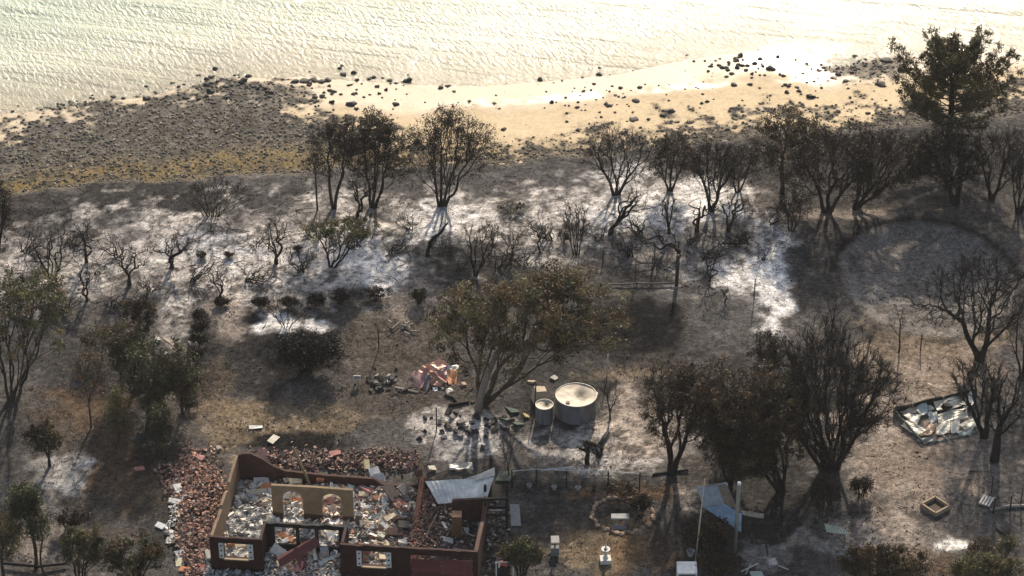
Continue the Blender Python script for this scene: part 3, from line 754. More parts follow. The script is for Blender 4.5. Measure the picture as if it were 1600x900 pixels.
# row along the shore, from the left
G1 = 'burnt trees along the shore'
T('burnt_tree', 'black burnt tree cut by the left picture edge beside the ash flat', 'tree', G1, (-6, 402), (-45, 268, 24, 385), SHEOAK, tips=90, runit=.03)
T('burnt_tree', 'slim burnt two-stemmed tree with thin crown, leftmost of the three on the beach edge', 'tree', G1, (522, 326), (482, 178, 566, 275), SHEOAK, tips=110, runit=.020, first=.35, stems=2, low=-.6, top_bias=.8)
T('burnt_tree', 'burnt tree with dense dark brown crown, middle of the three on the beach edge', 'tree', G1, (583, 325), (545, 168, 640, 290), SHEOAK, tips=170, runit=.020, first=.15, leaves=30, lrad=.36, top_bias=.6, stems=3)
T('burnt_tree', 'wide vase shaped burnt tree standing before the open sand', 'tree', G1, (690, 322), (632, 164, 776, 292), SHEOAK, tips=230, runit=.021, first=.10, top_bias=.75, low=-.7, stems=4, leaves=15)
T('burnt_sapling', 'thin leaning burnt stem left of the two-stemmed tree', 'sapling', None, (496, 328), (480, 232, 500, 275), BARE, tips=12, runit=.018, first=.5)
T('burnt_tree', 'small twisted burnt tree in front of the dense brown one', 'tree', G1, (560, 338), (540, 262, 590, 315), TW, tips=16, runit=.024)
T('burnt_tree', 'bare vase shaped burnt tree in front of the middle beach', 'tree', G1, (963, 305), (902, 192, 1036, 288), BROOM, tips=170, runit=.021, stems=3, first=.12, twigs=7, low=-.5)
T('burnt_tree', 'burnt tree with rusty scorched crown right of the bare vase shaped one', 'tree', G1, (1046, 298), (1018, 198, 1092, 280), SHEOAK, tips=110, runit=.02, lcol=SCORCH + DARKBR, leaves=18, first=.15)
T('burnt_tree', 'burnt tree with fan of fine black branches above the bent limbs', 'tree', G1, (1112, 330), (1070, 212, 1160, 310), BROOM, tips=150, runit=.021, leaves=8, lsize=.1, lcol=DARKBR, lrad=.25, first=.12, stems=2, low=-.5)
T('burnt_tree', 'narrow burnt tree between the fan tree and the leafy round one', 'tree', G1, (1152, 300), (1130, 215, 1195, 285), SHEOAK, tips=80, runit=.02, leaves=8, first=.15)
T('scorched_tree', 'round leafy olive brown tree at the left end of the right-hand row', 'tree', G1, (1222, 302), (1170, 162, 1288, 285), GUM, tips=150, lcol=SCORCH + [(0.05, .047, .022)], leaves=48, lsize=.12, lrad=.4, runit=.02, first=.12)
T('burnt_tree', 'dark burnt tree with stout short trunk right of the leafy round tree', 'tree', G1, (1292, 332), (1234, 184, 1374, 312), SHEOAK, tips=260, runit=.024, leaves=17, twigs=12, first=.11, low=-.5)
T('burnt_tree', 'dark burnt tree leaning right over the pale bank', 'tree', G1, (1338, 326), (1318, 192, 1448, 310), SHEOAK, tips=240, runit=.024, leaves=17, twigs=12, first=.13, low=-.5)
T('burnt_tree', 'dark burnt tree standing directly below the pine', 'tree', G1, (1494, 317), (1422, 184, 1534, 312), BROOM, tips=230, runit=.024, leaves=12, lcol=DARKBR, lrad=.25, stems=2, first=.12, low=-.5)
T('burnt_tree', 'bare burnt tree below right of the pine', 'tree', G1, (1550, 313), (1505, 186, 1606, 295), BROOM, tips=150, runit=.022, stems=2, first=.12, low=-.5, twigs=8)
T('burnt_tree', 'bare burnt tree at the right picture edge by the dam', 'tree', G1, (1592, 333), (1565, 180, 1650, 310), BROOM, tips=120, runit=.022, first=.12, twigs=8)
T('burnt_shrub', 'low dark scrub tree between the leafy round tree and the dam', 'shrub', None, (1237, 362), (1205, 290, 1268, 345), SHEOAK, tips=50, runit=.018, leaves=6)

# the pine
def pine():
    rs = np.random.default_rng(5); b = ground(1478, 240); Y = b[1]
    root = empty('pine_tree', b); tag(root, 'tall green brown pine standing above the burnt row at upper right', 'pine')
    top = at_y(1478, 84, Y); mt = MB(); ml = MB(); hgt = top[2] - b[2]
    pth = np.array([b - [0, 0, .2], b + [0.1, 0, hgt * .35], b + [-.05, 0, hgt * .7], [top[0], Y, top[2] - .3]]) - b
    mt.tube(pth, [.34, .26, .16, .04], 7, (0.03, .024, .02))
    W = 92 * mpp(b)
    cents = []
    for k in range(72):
        z = hgt * (.30 + .68 * ((k // 8) / 9 + .035 * rs.normal())); t = (z / hgt - .30) / .70
        prof = np.interp(t, [0, .2, .38, .6, .75, .9, 1], [.9, 1.08, 1.1, .74, .5, .38, .14]) * W * (.7 + .42 * rs.random())
        az = k * 2.399 + rs.normal() * .3; d = np.array([math.cos(az), math.sin(az), 0])
        a0 = np.array([0, 0, z]); rise = prof * (.35 + .4 * t + .3 * rs.random())
        p1 = a0 + d * prof * .55 + [0, 0, rise * .25]; p2 = a0 + d * prof + [0, 0, rise]
        tt = np.linspace(0, 1, 5)[:, None]; path = (1 - tt) ** 2 * a0 + 2 * tt * (1 - tt) * p1 + tt ** 2 * p2
        mt.tube(path, np.linspace(.06, .015, 5), 4, (0.028, .022, .018), cap=False)
        for s in np.linspace(.38, 1, 6):
            q = (1 - s) ** 2 * a0 + 2 * s * (1 - s) * p1 + s * s * p2
            for _ in range(3):
                cents.append(q + rs.normal(size=3) * [.17, .17, .08] + [0, 0, .1])
    cents = np.array(cents); n = 18; rep = np.repeat(np.arange(len(cents)), n)
    cc = pal(PINEC, len(cents), .3)[rep]
    dd = rs.normal(size=(len(rep), 3)) + [0, 0, .7]; dd /= np.linalg.norm(dd, axis=1)[:, None]
    st = cents[rep] + rs.normal(size=(len(rep), 3)) * .12
    ribbons(ml, st, st + dd * (.2 + .2 * rs.random(len(rep)))[:, None], .03 + .015 * rs.random(len(rep)), cc)
    mt.build('trunk', M['bark'], root, smooth=True); ml.build('crown', M['leaf'], root)
pine()

# bent black limbs and shrubs on the ash flat
G2 = 'bare burnt shrubs on the ash flat'
T('burnt_shrub', 'small dense burnt shrub with fine egg shaped crown on white ash', 'shrub', G2, (900, 398), (880, 312, 921, 372), BROOM, tips=90, runit=.014, first=.12, twigs=8, twl=.4)
T('burnt_shrub', 'bare burnt limb leaning right below the vase shaped tree', 'shrub', G2, (954, 366), (970, 285, 1026, 335), TW, tips=12, runit=.036)
T('burnt_shrub', 'small forked burnt shrub on white ash left of the bent limbs', 'shrub', G2, (1045, 365), (1028, 298, 1060, 340), TW, tips=14, runit=.024, twist=.15)
T('burnt_shrub', 'burnt stem curling like an S below the fan tree', 'shrub', G2, (1090, 362), (1082, 300, 1112, 335), TW, tips=4, runit=.055, twist=.6, twigs=0)
T('burnt_shrub', 'low arching burnt limbs on the ash above the rail corner', 'shrub', G2, (1062, 400), (990, 355, 1062, 392), TW, tips=9, runit=.034, twist=.45)
T('burnt_shrub', 'sprawling bent burnt shrub right of the S-shaped stem', 'shrub', G2, (1138, 362), (1118, 300, 1180, 345), TW, tips=12, runit=.030, twist=.4)
T('burnt_shrub', 'fallen black limbs fanning out on ash near the dam paddock', 'shrub', G2, (1150, 385), (1110, 355, 1200, 400), TW, tips=14, runit=.026, twist=.35, depth=.5)
T('burnt_shrub', 'curled burnt limb lying over ash left of the rail corner', 'shrub', G2, (1110, 440), (1088, 375, 1130, 410), TW, tips=5, runit=.03, twist=.5)
T('scorched_shrub', 'shrub with flat green leaf tops and twisted black stems in the ash', 'shrub', G2, (518, 418), (476, 338, 596, 380), GUM, tips=60, twist=.28, leaves=60, lcol=GREEN + OLIVE, lsize=.11, lrad=.34, runit=.026, first=.13, stems=3, bark=BLACK, low=-.1, depth=.6)
T('burnt_shrub', 'bare burnt shrub with upright forks right of the leaning limb', 'shrub', G2, (742, 432), (716, 336, 786, 405), BARE, tips=44, twist=.16, runit=.02, stems=2, first=.15)
T('burnt_shrub', 'single burnt limb leaning up to the right over white ash', 'shrub', G2, (668, 400), (688, 330, 704, 365), TW, tips=3, runit=.06, twist=.12, twigs=2)
T('burnt_shrub', 'twisted bare shrub left of the green-topped one', 'shrub', G2, (432, 412), (396, 334, 462, 396), TW, tips=22, runit=.022, twist=.32)
T('burnt_shrub', 'thicket of low burnt bushes behind the ash flat, under the ochre shore', 'shrub', None, (330, 338), (268, 280, 398, 322), BARE, tips=140, runit=.011, stems=9, first=.1, twist=.2, leaves=6, lcol=DARKBR, lsize=.1, lrad=.25)
T('burnt_shrub', 'burnt shrub with spread antler branches, left of a close pair on ash', 'shrub', G2, (202, 445), (160, 385, 240, 430), TW, tips=26, runit=.022, twist=.25)
T('burnt_shrub', 'burnt shrub with upright antler branches, right of a close pair on ash', 'shrub', G2, (268, 418), (236, 358, 318, 408), TW, tips=26, runit=.022, twist=.22)
T('burnt_shrub', 'tangle of bare burnt branches left of the antler shrubs', 'shrub', G2, (82, 440), (24, 335, 120, 425), TW, tips=34, runit=.02, twist=.3, stems=3)
T('burnt_shrub', 'bare leaning burnt shrub behind the left scorched gum', 'shrub', G2, (135, 410), (95, 335, 165, 400), TW, tips=20, runit=.02, twist=.3)
T('burnt_shrub', 'thin burnt shrub on grey ash behind the brown round crown', 'shrub', G2, (135, 470), (105, 410, 160, 455), TW, tips=14, runit=.02, twist=.3)
T('burnt_shrub', 'low curled burnt twigs on ash right of the antler shrubs', 'shrub', G2, (345, 468), (310, 410, 362, 450), TW, tips=9, runit=.022, twist=.4)
T('burnt_shrub', 'burnt fan of fine branches in the middle of a white ash star', 'shrub', G2, (446, 512), (412, 462, 485, 505), BROOM, tips=60, runit=.012, first=.08, low=-.2, twigs=5, twl=.4)
T('burnt_shrub', 'small bare shrub on the ash just above the central gum crown', 'shrub', G2, (800, 405), (780, 350, 825, 395), TW, tips=10, runit=.02)
T('burnt_shrub', 'crooked burnt stem standing on ash left of the fine egg shaped shrub', 'shrub', G2, (842, 395), (832, 340, 860, 380), TW, tips=7, runit=.02)
T('burnt_shrub', 'thin burnt shrub at the foot of the wide vase shaped tree', 'shrub', G2, (770, 385), (745, 335, 785, 370), TW, tips=9, runit=.018)
T('burnt_shrub', 'small bare shrub in the dark dam paddock', 'shrub', G2, (1300, 510), (1280, 445, 1325, 495), BARE, tips=24, runit=.012)
T('burnt_sapling', 'spindly burnt sapling on the tan track below the dam', 'sapling', None, (1404, 551), (1388, 470, 1418, 530), BARE, tips=26, runit=.011, first=.3)
T('burnt_shrub', 'low burnt stem with twigs on the grey paddock edge', 'shrub', G2, (1133, 472), (1122, 446, 1146, 466), TW, tips=6, runit=.016)

# central gum and the other scorched gums
T('gum_tree', 'large scorched olive brown gum with leaning limbs beside the water tanks', 'tree', None, (752, 632), (672, 420, 915, 592), GUM, tips=230, leaves=85, lsize=.14, runit=.023, first=.13, stems=3, lrad=.55, clump=.8, inner=.35, low=-.55, depth=.7,
  lcol=OLIVE + SCORCH, extra=[(850, 440, 990, 555, 80, 1.0), (820, 410, 930, 470, 40, 3.0)], top_bias=.6)
T('gum_tree', 'scorched gum with splayed grey trunks at the left picture edge', 'tree', None, (18, 628), (-45, 412, 112, 575), GUM, tips=150, leaves=50, lcol=OLIVE + GREEN, lsize=.14, runit=.026, first=.12, stems=4, inner=.5, low=-.4, top_bias=.6)
T('scorched_tree', 'dark brown round-topped tree rising out of the green row on the left', 'tree', None, (228, 575), (190, 458, 247, 520), GUM, tips=70, leaves=60, lcol=SCORCH + DARKBR, lsize=.1, lrad=.3, runit=.02, first=.4)
G3 = 'green trees in the row on the left'
T('green_tree', 'dark green bushy tree directly left of the brown round-topped one', 'tree', G3, (190, 610), (158, 482, 236, 606), GUM, low=-1, inner=.2, tips=90, leaves=55, lcol=GREEN+SCORCH, runit=.018, first=.12)
T('green_tree', 'tall dark green tree in the middle of the left row', 'tree', G3, (235, 655), (192, 522, 278, 652), GUM, low=-1, inner=.2, tips=110, leaves=55, lcol=GREEN, runit=.018, first=.12)
T('scorched_tree', 'brown green tree at the right side of the left row beside the charred hedge', 'tree', G3, (285, 650), (253, 532, 314, 646), GUM, low=-1, inner=.2, tips=80, leaves=45, lcol=SCORCH + GREEN, runit=.018, first=.12)
T('green_tree', 'small pale green bushy tree at the lower left of the left row', 'tree', G3, (186, 695), (162, 590, 206, 692), GUM, low=-1, inner=.2, tips=50, leaves=55, lcol=OLIVE, lsize=.1, runit=.014, first=.12)
T('green_tree', 'small grey green tree at the lower right of the left row', 'tree', G3, (250, 710), (229, 622, 272, 707), GUM, low=-1, inner=.2, tips=50, leaves=60, lcol=[(0.06, .065, .035), (.05, .052, .028)], lsize=.1, runit=.014, first=.12)
T('scorched_tree', 'thin rusty leafed tree between the left gum and the green row', 'tree', None, (142, 668), (112, 540, 168, 610), GUM, tips=50, leaves=22, lcol=SCORCH + [(.11, .06, .025)], lsize=.1, runit=.012, first=.3)
T('scorched_shrub', 'brown shrub low at the top of the left green row', 'shrub', None, (160, 560), (120, 505, 185, 552), GUM, tips=50, leaves=35, lcol=SCORCH, lsize=.1, runit=.012)
T('small_tree', 'small dense olive tree on a ring of white ash at lower left', 'tree', None, (78, 728), (40, 656, 98, 714), GUM, tips=70, leaves=50, lcol=GREEN + SCORCH, lsize=.1, lrad=.26, runit=.018, first=.15, bark=BLACK)
T('small_tree', 'slim tree with lacy dark green crown in the lower left corner', 'tree', None, (56, 888), (8, 752, 66, 815), GUM, tips=90, leaves=40, lcol=GREEN, lsize=.12, lrad=.34, runit=.015, first=.5)
T('small_tree', 'slim leaning tree right of the lacy one in the lower left corner', 'tree', None, (73, 900), (42, 790, 80, 850), GUM, tips=40, leaves=35, lcol=GREEN, lsize=.11, runit=.013, first=.5)
T('small_tree', 'olive tree at the very lower left picture corner', 'tree', None, (6, 905), (-35, 800, 36, 870), GUM, tips=80, leaves=45, lcol=OLIVE, lsize=.12, runit=.016, first=.3)
G4 = 'bushes at the lower left'
T('bush', 'olive green bush left in the lower left hedge mass', 'bush', G4, (125, 905), (92, 818, 165, 898), BUSH, tips=110, lcol=GREEN + OLIVE)
T('bush', 'dark green bush right in the lower left hedge mass beside the tile rubble', 'bush', G4, (210, 912), (152, 830, 262, 905), BUSH, tips=150, lcol=GREEN + SCORCH)
T('burnt_bush', 'burnt black bush behind the lower left hedge mass', 'bush', None, (108, 828), (85, 795, 140, 826), BUSH, tips=60, lcol=DARKBR, leaves=18)

# the big dark group right of centre
T('burnt_tree', 'burnt tree with bent bare trunk and scorched top, left of the big dark group', 'tree', None, (1050, 738), (1010, 560, 1124, 700), SHEOAK, tips=230, lcol=SCORCH + DARKBR, leaves=22, lrad=.36, runit=.026, first=.10, low=-.45, top_bias=.5, stems=2)
T('scorched_tree', 'scorched brown green clumpy tree in the middle of the big dark group', 'tree', None, (1222, 768), (1104, 548, 1262, 762), GUM, inner=.2, tips=330, lcol=SCORCH + DARKBR + [(0.06, .052, .026)], leaves=52, lsize=.12, lrad=.38, runit=.02, first=.15, stems=4, bark=BLACK, low=-1)
T('scorched_tree', 'dark scorched tree behind the middle of the big dark group', 'tree', None, (1150, 720), (1072, 555, 1190, 716), GUM, low=-1, inner=.2, tips=190, lcol=SCORCH + DARKBR, leaves=45, lsize=.12, runit=.02, first=.12, bark=BLACK)
T('burnt_tree', 'huge black broom shaped burnt tree at the right of the big dark group', 'tree', None, (1296, 735), (1176, 504, 1404, 738), BROOM, tips=760, runit=.021, first=.07, twigs=13, twl=.85, tww=.014, rscale=.55, stems=7, lead=.28, low=-.75, inner=.5)
T('burnt_tree', 'thin burnt tree with dark leaf tufts behind the huge broom shaped one', 'tree', None, (1192, 620), (1174, 512, 1226, 570), SHEOAK, tips=40, leaves=36, lcol=DARKBR, runit=.018, lrad=.36)
T('scorched_tree', 'low dark scorched growth at the foot of the broom shaped tree', 'tree', None, (1285, 808), (1255, 740, 1315, 800), SHEOAK, tips=60, leaves=12, lcol=DARKBR, runit=.012)

# bare trees at the right
G5 = 'bare burnt trees at the right'
T('burnt_tree', 'large bare burnt tree with curved trunk right of the dam', 'tree', G5, (1530, 562), (1440, 386, 1626, 535), BROOM, tips=260, runit=.026, twigs=11, tww=.014, twl=.7, first=.13, stems=2, low=-.7, inner=.4)
T('burnt_tree', 'bare burnt tree standing in the front right corner of the collapsed shed', 'tree', G5, (1538, 684), (1484, 545, 1574, 655), BROOM, tips=120, runit=.03, twigs=8, tww=.013, twl=.6, first=.15, stems=2, low=-.5)
T('burnt_tree', 'bare forked burnt tree just right of the collapsed shed', 'tree', G5, (1553, 720), (1535, 570, 1612, 690), BROOM, tips=90, runit=.034, twigs=7, tww=.013, twl=.5, first=.3, stems=1, low=-.5)
T('burnt_tree', 'burnt tree at the right picture edge behind the collapsed shed', 'tree', G5, (1598, 590), (1570, 430, 1660, 550), BROOM, tips=80, runit=.02, twigs=6, first=.3)

# shrubs in the yard
T('burnt_bush', 'black dome shaped burnt bush on the charred lawn', 'bush', None, (478, 578), (428, 515, 542, 574), BUSH, tips=330, low=-1, lrad=.4, lcol=[(0.012, .012, .012), (.02, .017, .015)], leaves=34, twigs=6, stems=5)
T('burnt_sapling', 'bare burnt sapling right of the large water tank', 'sapling', None, (953, 655), (932, 588, 978, 632), BARE, tips=34, runit=.011, first=.12)
T('burnt_stump', 'forked black stump on ash above the wire fence', 'stump', None, (919, 726), (900, 690, 925, 705), TW, tips=6, runit=.045, first=.45, twigs=2)
T('burnt_shrub', 'thin bare burnt bush left of the small tank debris', 'shrub', None, (795, 745), (775, 660, 810, 715), BARE, tips=18, runit=.01)
T('bush', 'leafy olive bush at the right corner of the burnt house', 'bush', None, (815, 898), (784, 842, 850, 890), BUSH, tips=120, lcol=OLIVE + GREEN, lsize=.13)
T('burnt_bush', 'brown black bush under the blue shed roof', 'bush', None, (1112, 872), (1066, 806, 1146, 862), BUSH, tips=140, lcol=DARKBR + SCORCH, leaves=30)
T('burnt_bush', 'low rusty dark bush below the concrete post', 'bush', None, (1120, 905), (1092, 862, 1160, 895), BUSH, tips=90, lcol=SCORCH + DARKBR, leaves=28)
T('bush', 'rounded brown green bush cut by the bottom edge at right', 'bush', None, (1372, 925), (1308, 848, 1440, 915), BUSH, tips=170, lcol=SCORCH + [(0.10, .075, .035)], lsize=.12, leaves=60)
T('bush', 'olive bush cut by the bottom edge in the right corner', 'bush', None, (1535, 925), (1482, 862, 1592, 915), BUSH, tips=130, lcol=OLIVE, leaves=55)
T('bush', 'small thin bush above the right corner bush', 'bush', None, (1570, 872), (1555, 836, 1592, 868), BUSH, tips=26, lcol=OLIVE, leaves=30)
T('bush', 'small thin bush left of the right corner bush', 'bush', None, (1532, 872), (1515, 838, 1552, 868), BUSH, tips=26, lcol=SCORCH, leaves=24)
T('burnt_bush', 'small round dark bush on the track edge below the broom tree', 'bush', None, (1345, 775), (1328, 746, 1366, 772), BUSH, tips=50, lcol=DARKBR, leaves=20)
T('burnt_bush', 'dark bush in the stone-edged garden bed', 'bush', None, (1000, 806), (982, 774, 1018, 802), BUSH, tips=60, lcol=DARKBR + [(0.04, .035, .02)], leaves=26)
T('burnt_bush', 'low burnt heap behind the stone-edged garden bed', 'bush', None, (972, 778), (945, 756, 1000, 774), BUSH, tips=50, lcol=SCORCH + DARKBR, leaves=18)
# clipped hedge lumps along the old fence line
for bx_, by_, w_, h_, lab in [(346, 478, 24, 14, 'small charred hedge ball, leftmost of the row below the ash flat'), (407, 481, 28, 18, 'charred hedge ball second from the left below the ash flat'), (452, 480, 34, 16, 'charred hedge ball behind the white ash star'), (495, 478, 30, 20, 'charred hedge ball right of the white ash star'), (532, 474, 30, 24, 'charred hedge ball left of the grey hedge gap'), (590, 466, 46, 18, 'long charred hedge lump under the white ash circle'), (655, 474, 26, 26, 'green tinged hedge ball at the path gap left of the central gum')]:
    T('burnt_hedge', lab, 'hedge', 'charred hedge balls', (bx_, by_), (bx_ - w_ / 2, by_ - h_, bx_ + w_ / 2, by_ - 1), BUSH, tips=50, lcol=DARKBR + [(0.02, .02, .018)] if bx_ < 640 else GREEN + DARKBR, leaves=26, lsize=.09, lrad=.2)
for k, (bx_, by_) in enumerate([(313, 502), (311, 520), (309, 540), (304, 560), (300, 585), (298, 608), (293, 640)]):
    T('burnt_hedge', ['charred hedge clump topmost of the column left of the dark lawn', 'charred hedge clump second from the top of the column left of the dark lawn', 'charred hedge clump third from the top of the column left of the dark lawn', 'charred hedge clump in the middle of the column left of the dark lawn', 'charred hedge clump third from the bottom of the column left of the dark lawn', 'charred hedge clump second from the bottom of the column left of the dark lawn', 'charred hedge clump lowest of the column left of the dark lawn'][k], 'hedge', 'charred hedge column', (bx_, by_), (bx_ - 14, by_ - 20, bx_ + 14, by_ - 1), BUSH, tips=40, lcol=DARKBR + [(0.035, .035, .02)], leaves=24, lsize=.1, lrad=.22)
for bx_, by_, w_, h_, lab in [(880, 378, 22, 16, 'round black shrub stump left of the fine egg shaped shrub'), (315, 402, 16, 8, 'small dark shrub stump on ash, left of two side by side'), (358, 402, 16, 8, 'small dark shrub stump on ash, right of two side by side'), (465, 392, 14, 8, 'small dark stump on ash left of the green-topped shrub'), (800, 330, 50, 14, 'low flat black scrub mat on the pale ground right of the vase tree')]:
    T('burnt_stump', lab, 'stump', None, (bx_, by_), (bx_ - w_ / 2, by_ - h_, bx_ + w_ / 2, by_ - 1), BUSH, tips=26, lcol=DARKBR, leaves=18, lsize=.08, lrad=.16)

# a dark filler in the big group and low tangles over the ash flat
T('scorched_tree', 'dark scorched tree filling the gap at the lower left of the big dark group', 'tree', None, (1140, 758), (1095, 600, 1190, 750), GUM, tips=150, lcol=SCORCH + DARKBR, leaves=45, lsize=.12, runit=.02, first=.1, bark=BLACK, stems=3, low=-1, inner=.2)
TANGLE = dict(twist=.5, runit=.026, twigs=5, twl=.5, tww=.011, kfirst=4, lead=.45, inner=.15, first=.08, rscale=.9, tscale=1.6, stems=3, low=-.5, depth=.8)
for lab, grp, spots in [
    ('low tangle of bare burnt branches on the left part of the ash flat', 'tangles on the left ash flat', [(40, 395), (60, 460), (110, 385), (150, 430), (185, 400), (235, 455), (170, 480), (300, 440), (95, 490)]),
    ('low tangle of bare burnt branches on the ash around the green-topped shrub', 'tangles near the green-topped shrub', [(400, 385), (385, 440), (470, 425), (560, 385), (490, 370), (640, 360), (610, 395)]),
    ('low tangle of bare burnt branches on the ash behind the central gum', 'tangles behind the central gum', [(700, 395), (715, 425), (775, 420), (820, 415), (860, 375), (935, 375)]),
    ('low tangle of bare burnt branches on the ash left of the dam', 'tangles left of the dam', [(1000, 365), (1025, 420), (1075, 380), (1100, 405), (1165, 380), (1190, 405), (1205, 350), (985, 400)])]:
    for k, (tx, ty) in enumerate(spots):
        w_ = 26 + 34 * rng.random(); h_ = 22 + 22 * rng.random() ** 2; sh_ = rng.normal() * 18
        T('burnt_tangle', lab, 'shrub', grp, (tx, ty), (tx - w_ + sh_, ty - h_, tx + w_ + sh_, ty - 4), TANGLE, tips=int(8 + 11 * rng.random()))

# ------------------------------------------------------------------ the burnt-out house
HA = at_z(331, 888, 0); HB = at_z(747, 912, 0)
EX = (HB - HA) / np.linalg.norm(HB - HA); EY = np.array([-EX[1], EX[0], 0.0]); EZ = np.array([0, 0, 1.0])
HW = 16.67; HD = 8.85; WH = 2.55
def hp(u, w, z): return HA + EX * u + EY * w + EZ * z
def hloc(p): d = np.asarray(p) - HA; return d @ EX, d @ EY
HOUSE = empty('burnt_house', HA); tag(HOUSE, 'roofless burnt-out brick house filled with white and terracotta rubble', 'house')

def wall(p0, p1, top, th, mat_, openings=(), label=None, zb=-0.1, col=None, arches=(), name='wall', step=.3):
    """p0,p1: (u,w) ends; top: [(s, h)...] profile; openings (s0,s1,z0,z1); arches (s0,s1,spring,crown)"""
    a = hp(*p0, 0) - HA; b = hp(*p1, 0) - HA; L = np.linalg.norm(b - a); d = (b - a) / L; nrm = np.array([-d[1], d[0], 0]) * th / 2
    cuts = {0.0, L}
    for s in top: cuts.add(min(max(s[0], 0), L))
    for o in openings: cuts |= {o[0], o[1]}
    for (s0, s1, sp, cr) in arches:
        for k in range(13): cuts.add(s0 + (s1 - s0) * k / 12)
    cuts = sorted(c for c in cuts if 0 <= c <= L)
    ts = [q[0] for q in top]; th_ = [q[1] for q in top]
    m_ = MB()
    def prism(s0, s1, b0, b1, t0, t1):
        if min(t0 - b0, t1 - b1) < -.001 or max(t0 - b0, t1 - b1) < .02: return
        q = []
        for z0, z1 in ((b0, b1), (t0, t1)):
            q += [a + d * s0 - nrm + EZ * z0, a + d * s1 - nrm + EZ * z1, a + d * s1 + nrm + EZ * z1, a + d * s0 + nrm + EZ * z0]
        m_.hexa(np.array(q), col)
    for s0, s1 in zip(cuts[:-1], cuts[1:]):
        if s1 - s0 < 1e-4: continue
        t0, t1 = np.interp([s0, s1], ts, th_); mid = (s0 + s1) / 2
        op = [o for o in openings if o[0] - 1e-6 <= mid <= o[1] + 1e-6]; ar = [o for o in arches if o[0] <= mid <= o[1]]
        if op:
            o = op[0]
            if o[2] > zb + .02: prism(s0, s1, zb, zb, o[2], o[2])
            prism(s0, s1, o[3], o[3], t0, t1)
        elif ar:
            A0, A1, sp, cr = ar[0]; c = (A0 + A1) / 2; hw = (A1 - A0) / 2
            f = lambda s: sp + (cr - sp) * math.sqrt(max(0, 1 - ((s - c) / hw) ** 2))
            prism(s0, s1, f(s0), f(s1), t0, t1)
        else: prism(s0, s1, zb, zb, t0, t1)
    o = m_.build(name, mat_, HOUSE)
    if label: o['label'] = label
    return o
def rag(L, h, amp, n, seed):
    r = np.random.default_rng(seed); return [(L * k / n, h + amp * r.normal()) for k in range(n + 1)]
w1 = wall((0.0, 0), (3.3, 0), rag(3.3, WH, .03, 9, 1), .17, M['brick_dark'], [(.9, 2.4, 1.0, 2.2)], 'dark red front wall with left window opening')
w2 = wall((8.15, 0), (HW, 0), rag(HW - 8.15, WH, .03, 22, 2), .17, M['brick_dark'], [(1.35, 2.85, 1.0, 2.2), (4.35, 8.2, -.1, 2.05)], 'dark red front wall with right window and garage opening')
wall((3.18, .125), (3.18, 1.6), [(0, WH), (1.5, WH)], .17, M['brick_dark'])
wall((8.27, .125), (8.27, 1.6), [(0, WH), (1.5, WH)], .17, M['brick_dark'])
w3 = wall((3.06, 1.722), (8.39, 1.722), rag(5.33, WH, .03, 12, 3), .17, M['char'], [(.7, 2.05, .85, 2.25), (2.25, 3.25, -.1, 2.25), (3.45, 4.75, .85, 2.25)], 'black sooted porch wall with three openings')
M['tan_side'] = mat('tan_brick', (0.19, 0.13, 0.085), .85, (1.6, .35), bump=.3, bscale=12)
wall((0.12, .125), (0.12, HD - .13), [(0, 2.5), (1.6, 2.45), (1.75, 2.25), (3.0, 2.28), (3.2, 2.42), (4.6, 2.35), (5.2, 2.0), (5.8, 2.25), (7.2, 2.3), (8.6, 2.3)], .18, M['tan_side'], label='tan side wall with ragged top')
wall((0, HD), (11.9, HD), [(0, 2.15), (.5, 2.4), (1.0, 2.45), (1.7, 2.1), (2.4, 1.55), (3.2, 1.2), (4.5, 1.1), (6, 1.0), (9, .95), (9.6, .55), (11.0, .5), (11.9, .7)], .18, M['brick_back'], label='low broken back wall, highest at its left end')
wall((11.9, HD + .003), (HW, HD + .003), [(0, 1.2), (1.2, .95), (2.5, .8), (3.6, .95), (4.7, 1.5)], .24, M['brick_back'], label='scorched back wall of the garage')
wall((HW - .12, .125), (HW - .12, 6.2), [(0, 2.5), (2, 2.2), (4, 1.7), (5, 1.9), (6.1, 2.0)], .24, M['brick_back'], label='scorched side wall of the garage')
wall((14.4, 6.2), (HW - .0, 6.2), [(0, 1.6), (2.3, 1.9)], .2, M['brick_back'], label='scorched cross wall in the garage')
wall((12.2, 1.4), (12.2, 8.6), [(0, .7), (1, .4), (2.5, .5), (4, .9), (6, 1.2), (7.2, 1.5)], .3, mat('terracotta_wall', (0.19, .085, .055), .9, (3, .45), bump=.4), label='crumbled terracotta partition wall')
wall((9.6, 5.2), (11.6, 5.2), [(0, .5), (2, .7)], .15, M['brick_back'])
aw = wall((3.05, 4.95), (8.25, 4.95), [(0, 3.0), (2.6, 3.02), (5.2, 2.95)], .2, M['tan_render'], [], 'tan plastered inner wall with two arched openings', zb=.85, arches=[(.68, 2.0, 2.0, 2.62), (3.2, 4.5, 2.0, 2.58)])
for s0, s1 in ((3.05, 3.73), (5.05, 6.25), (7.55, 8.25)):
    wall((s0, 4.95), (s1, 4.95), [(0, .85), (s1 - s0, .85)], .26, M['brick_back'], label='brown brick pier base of the arched wall')
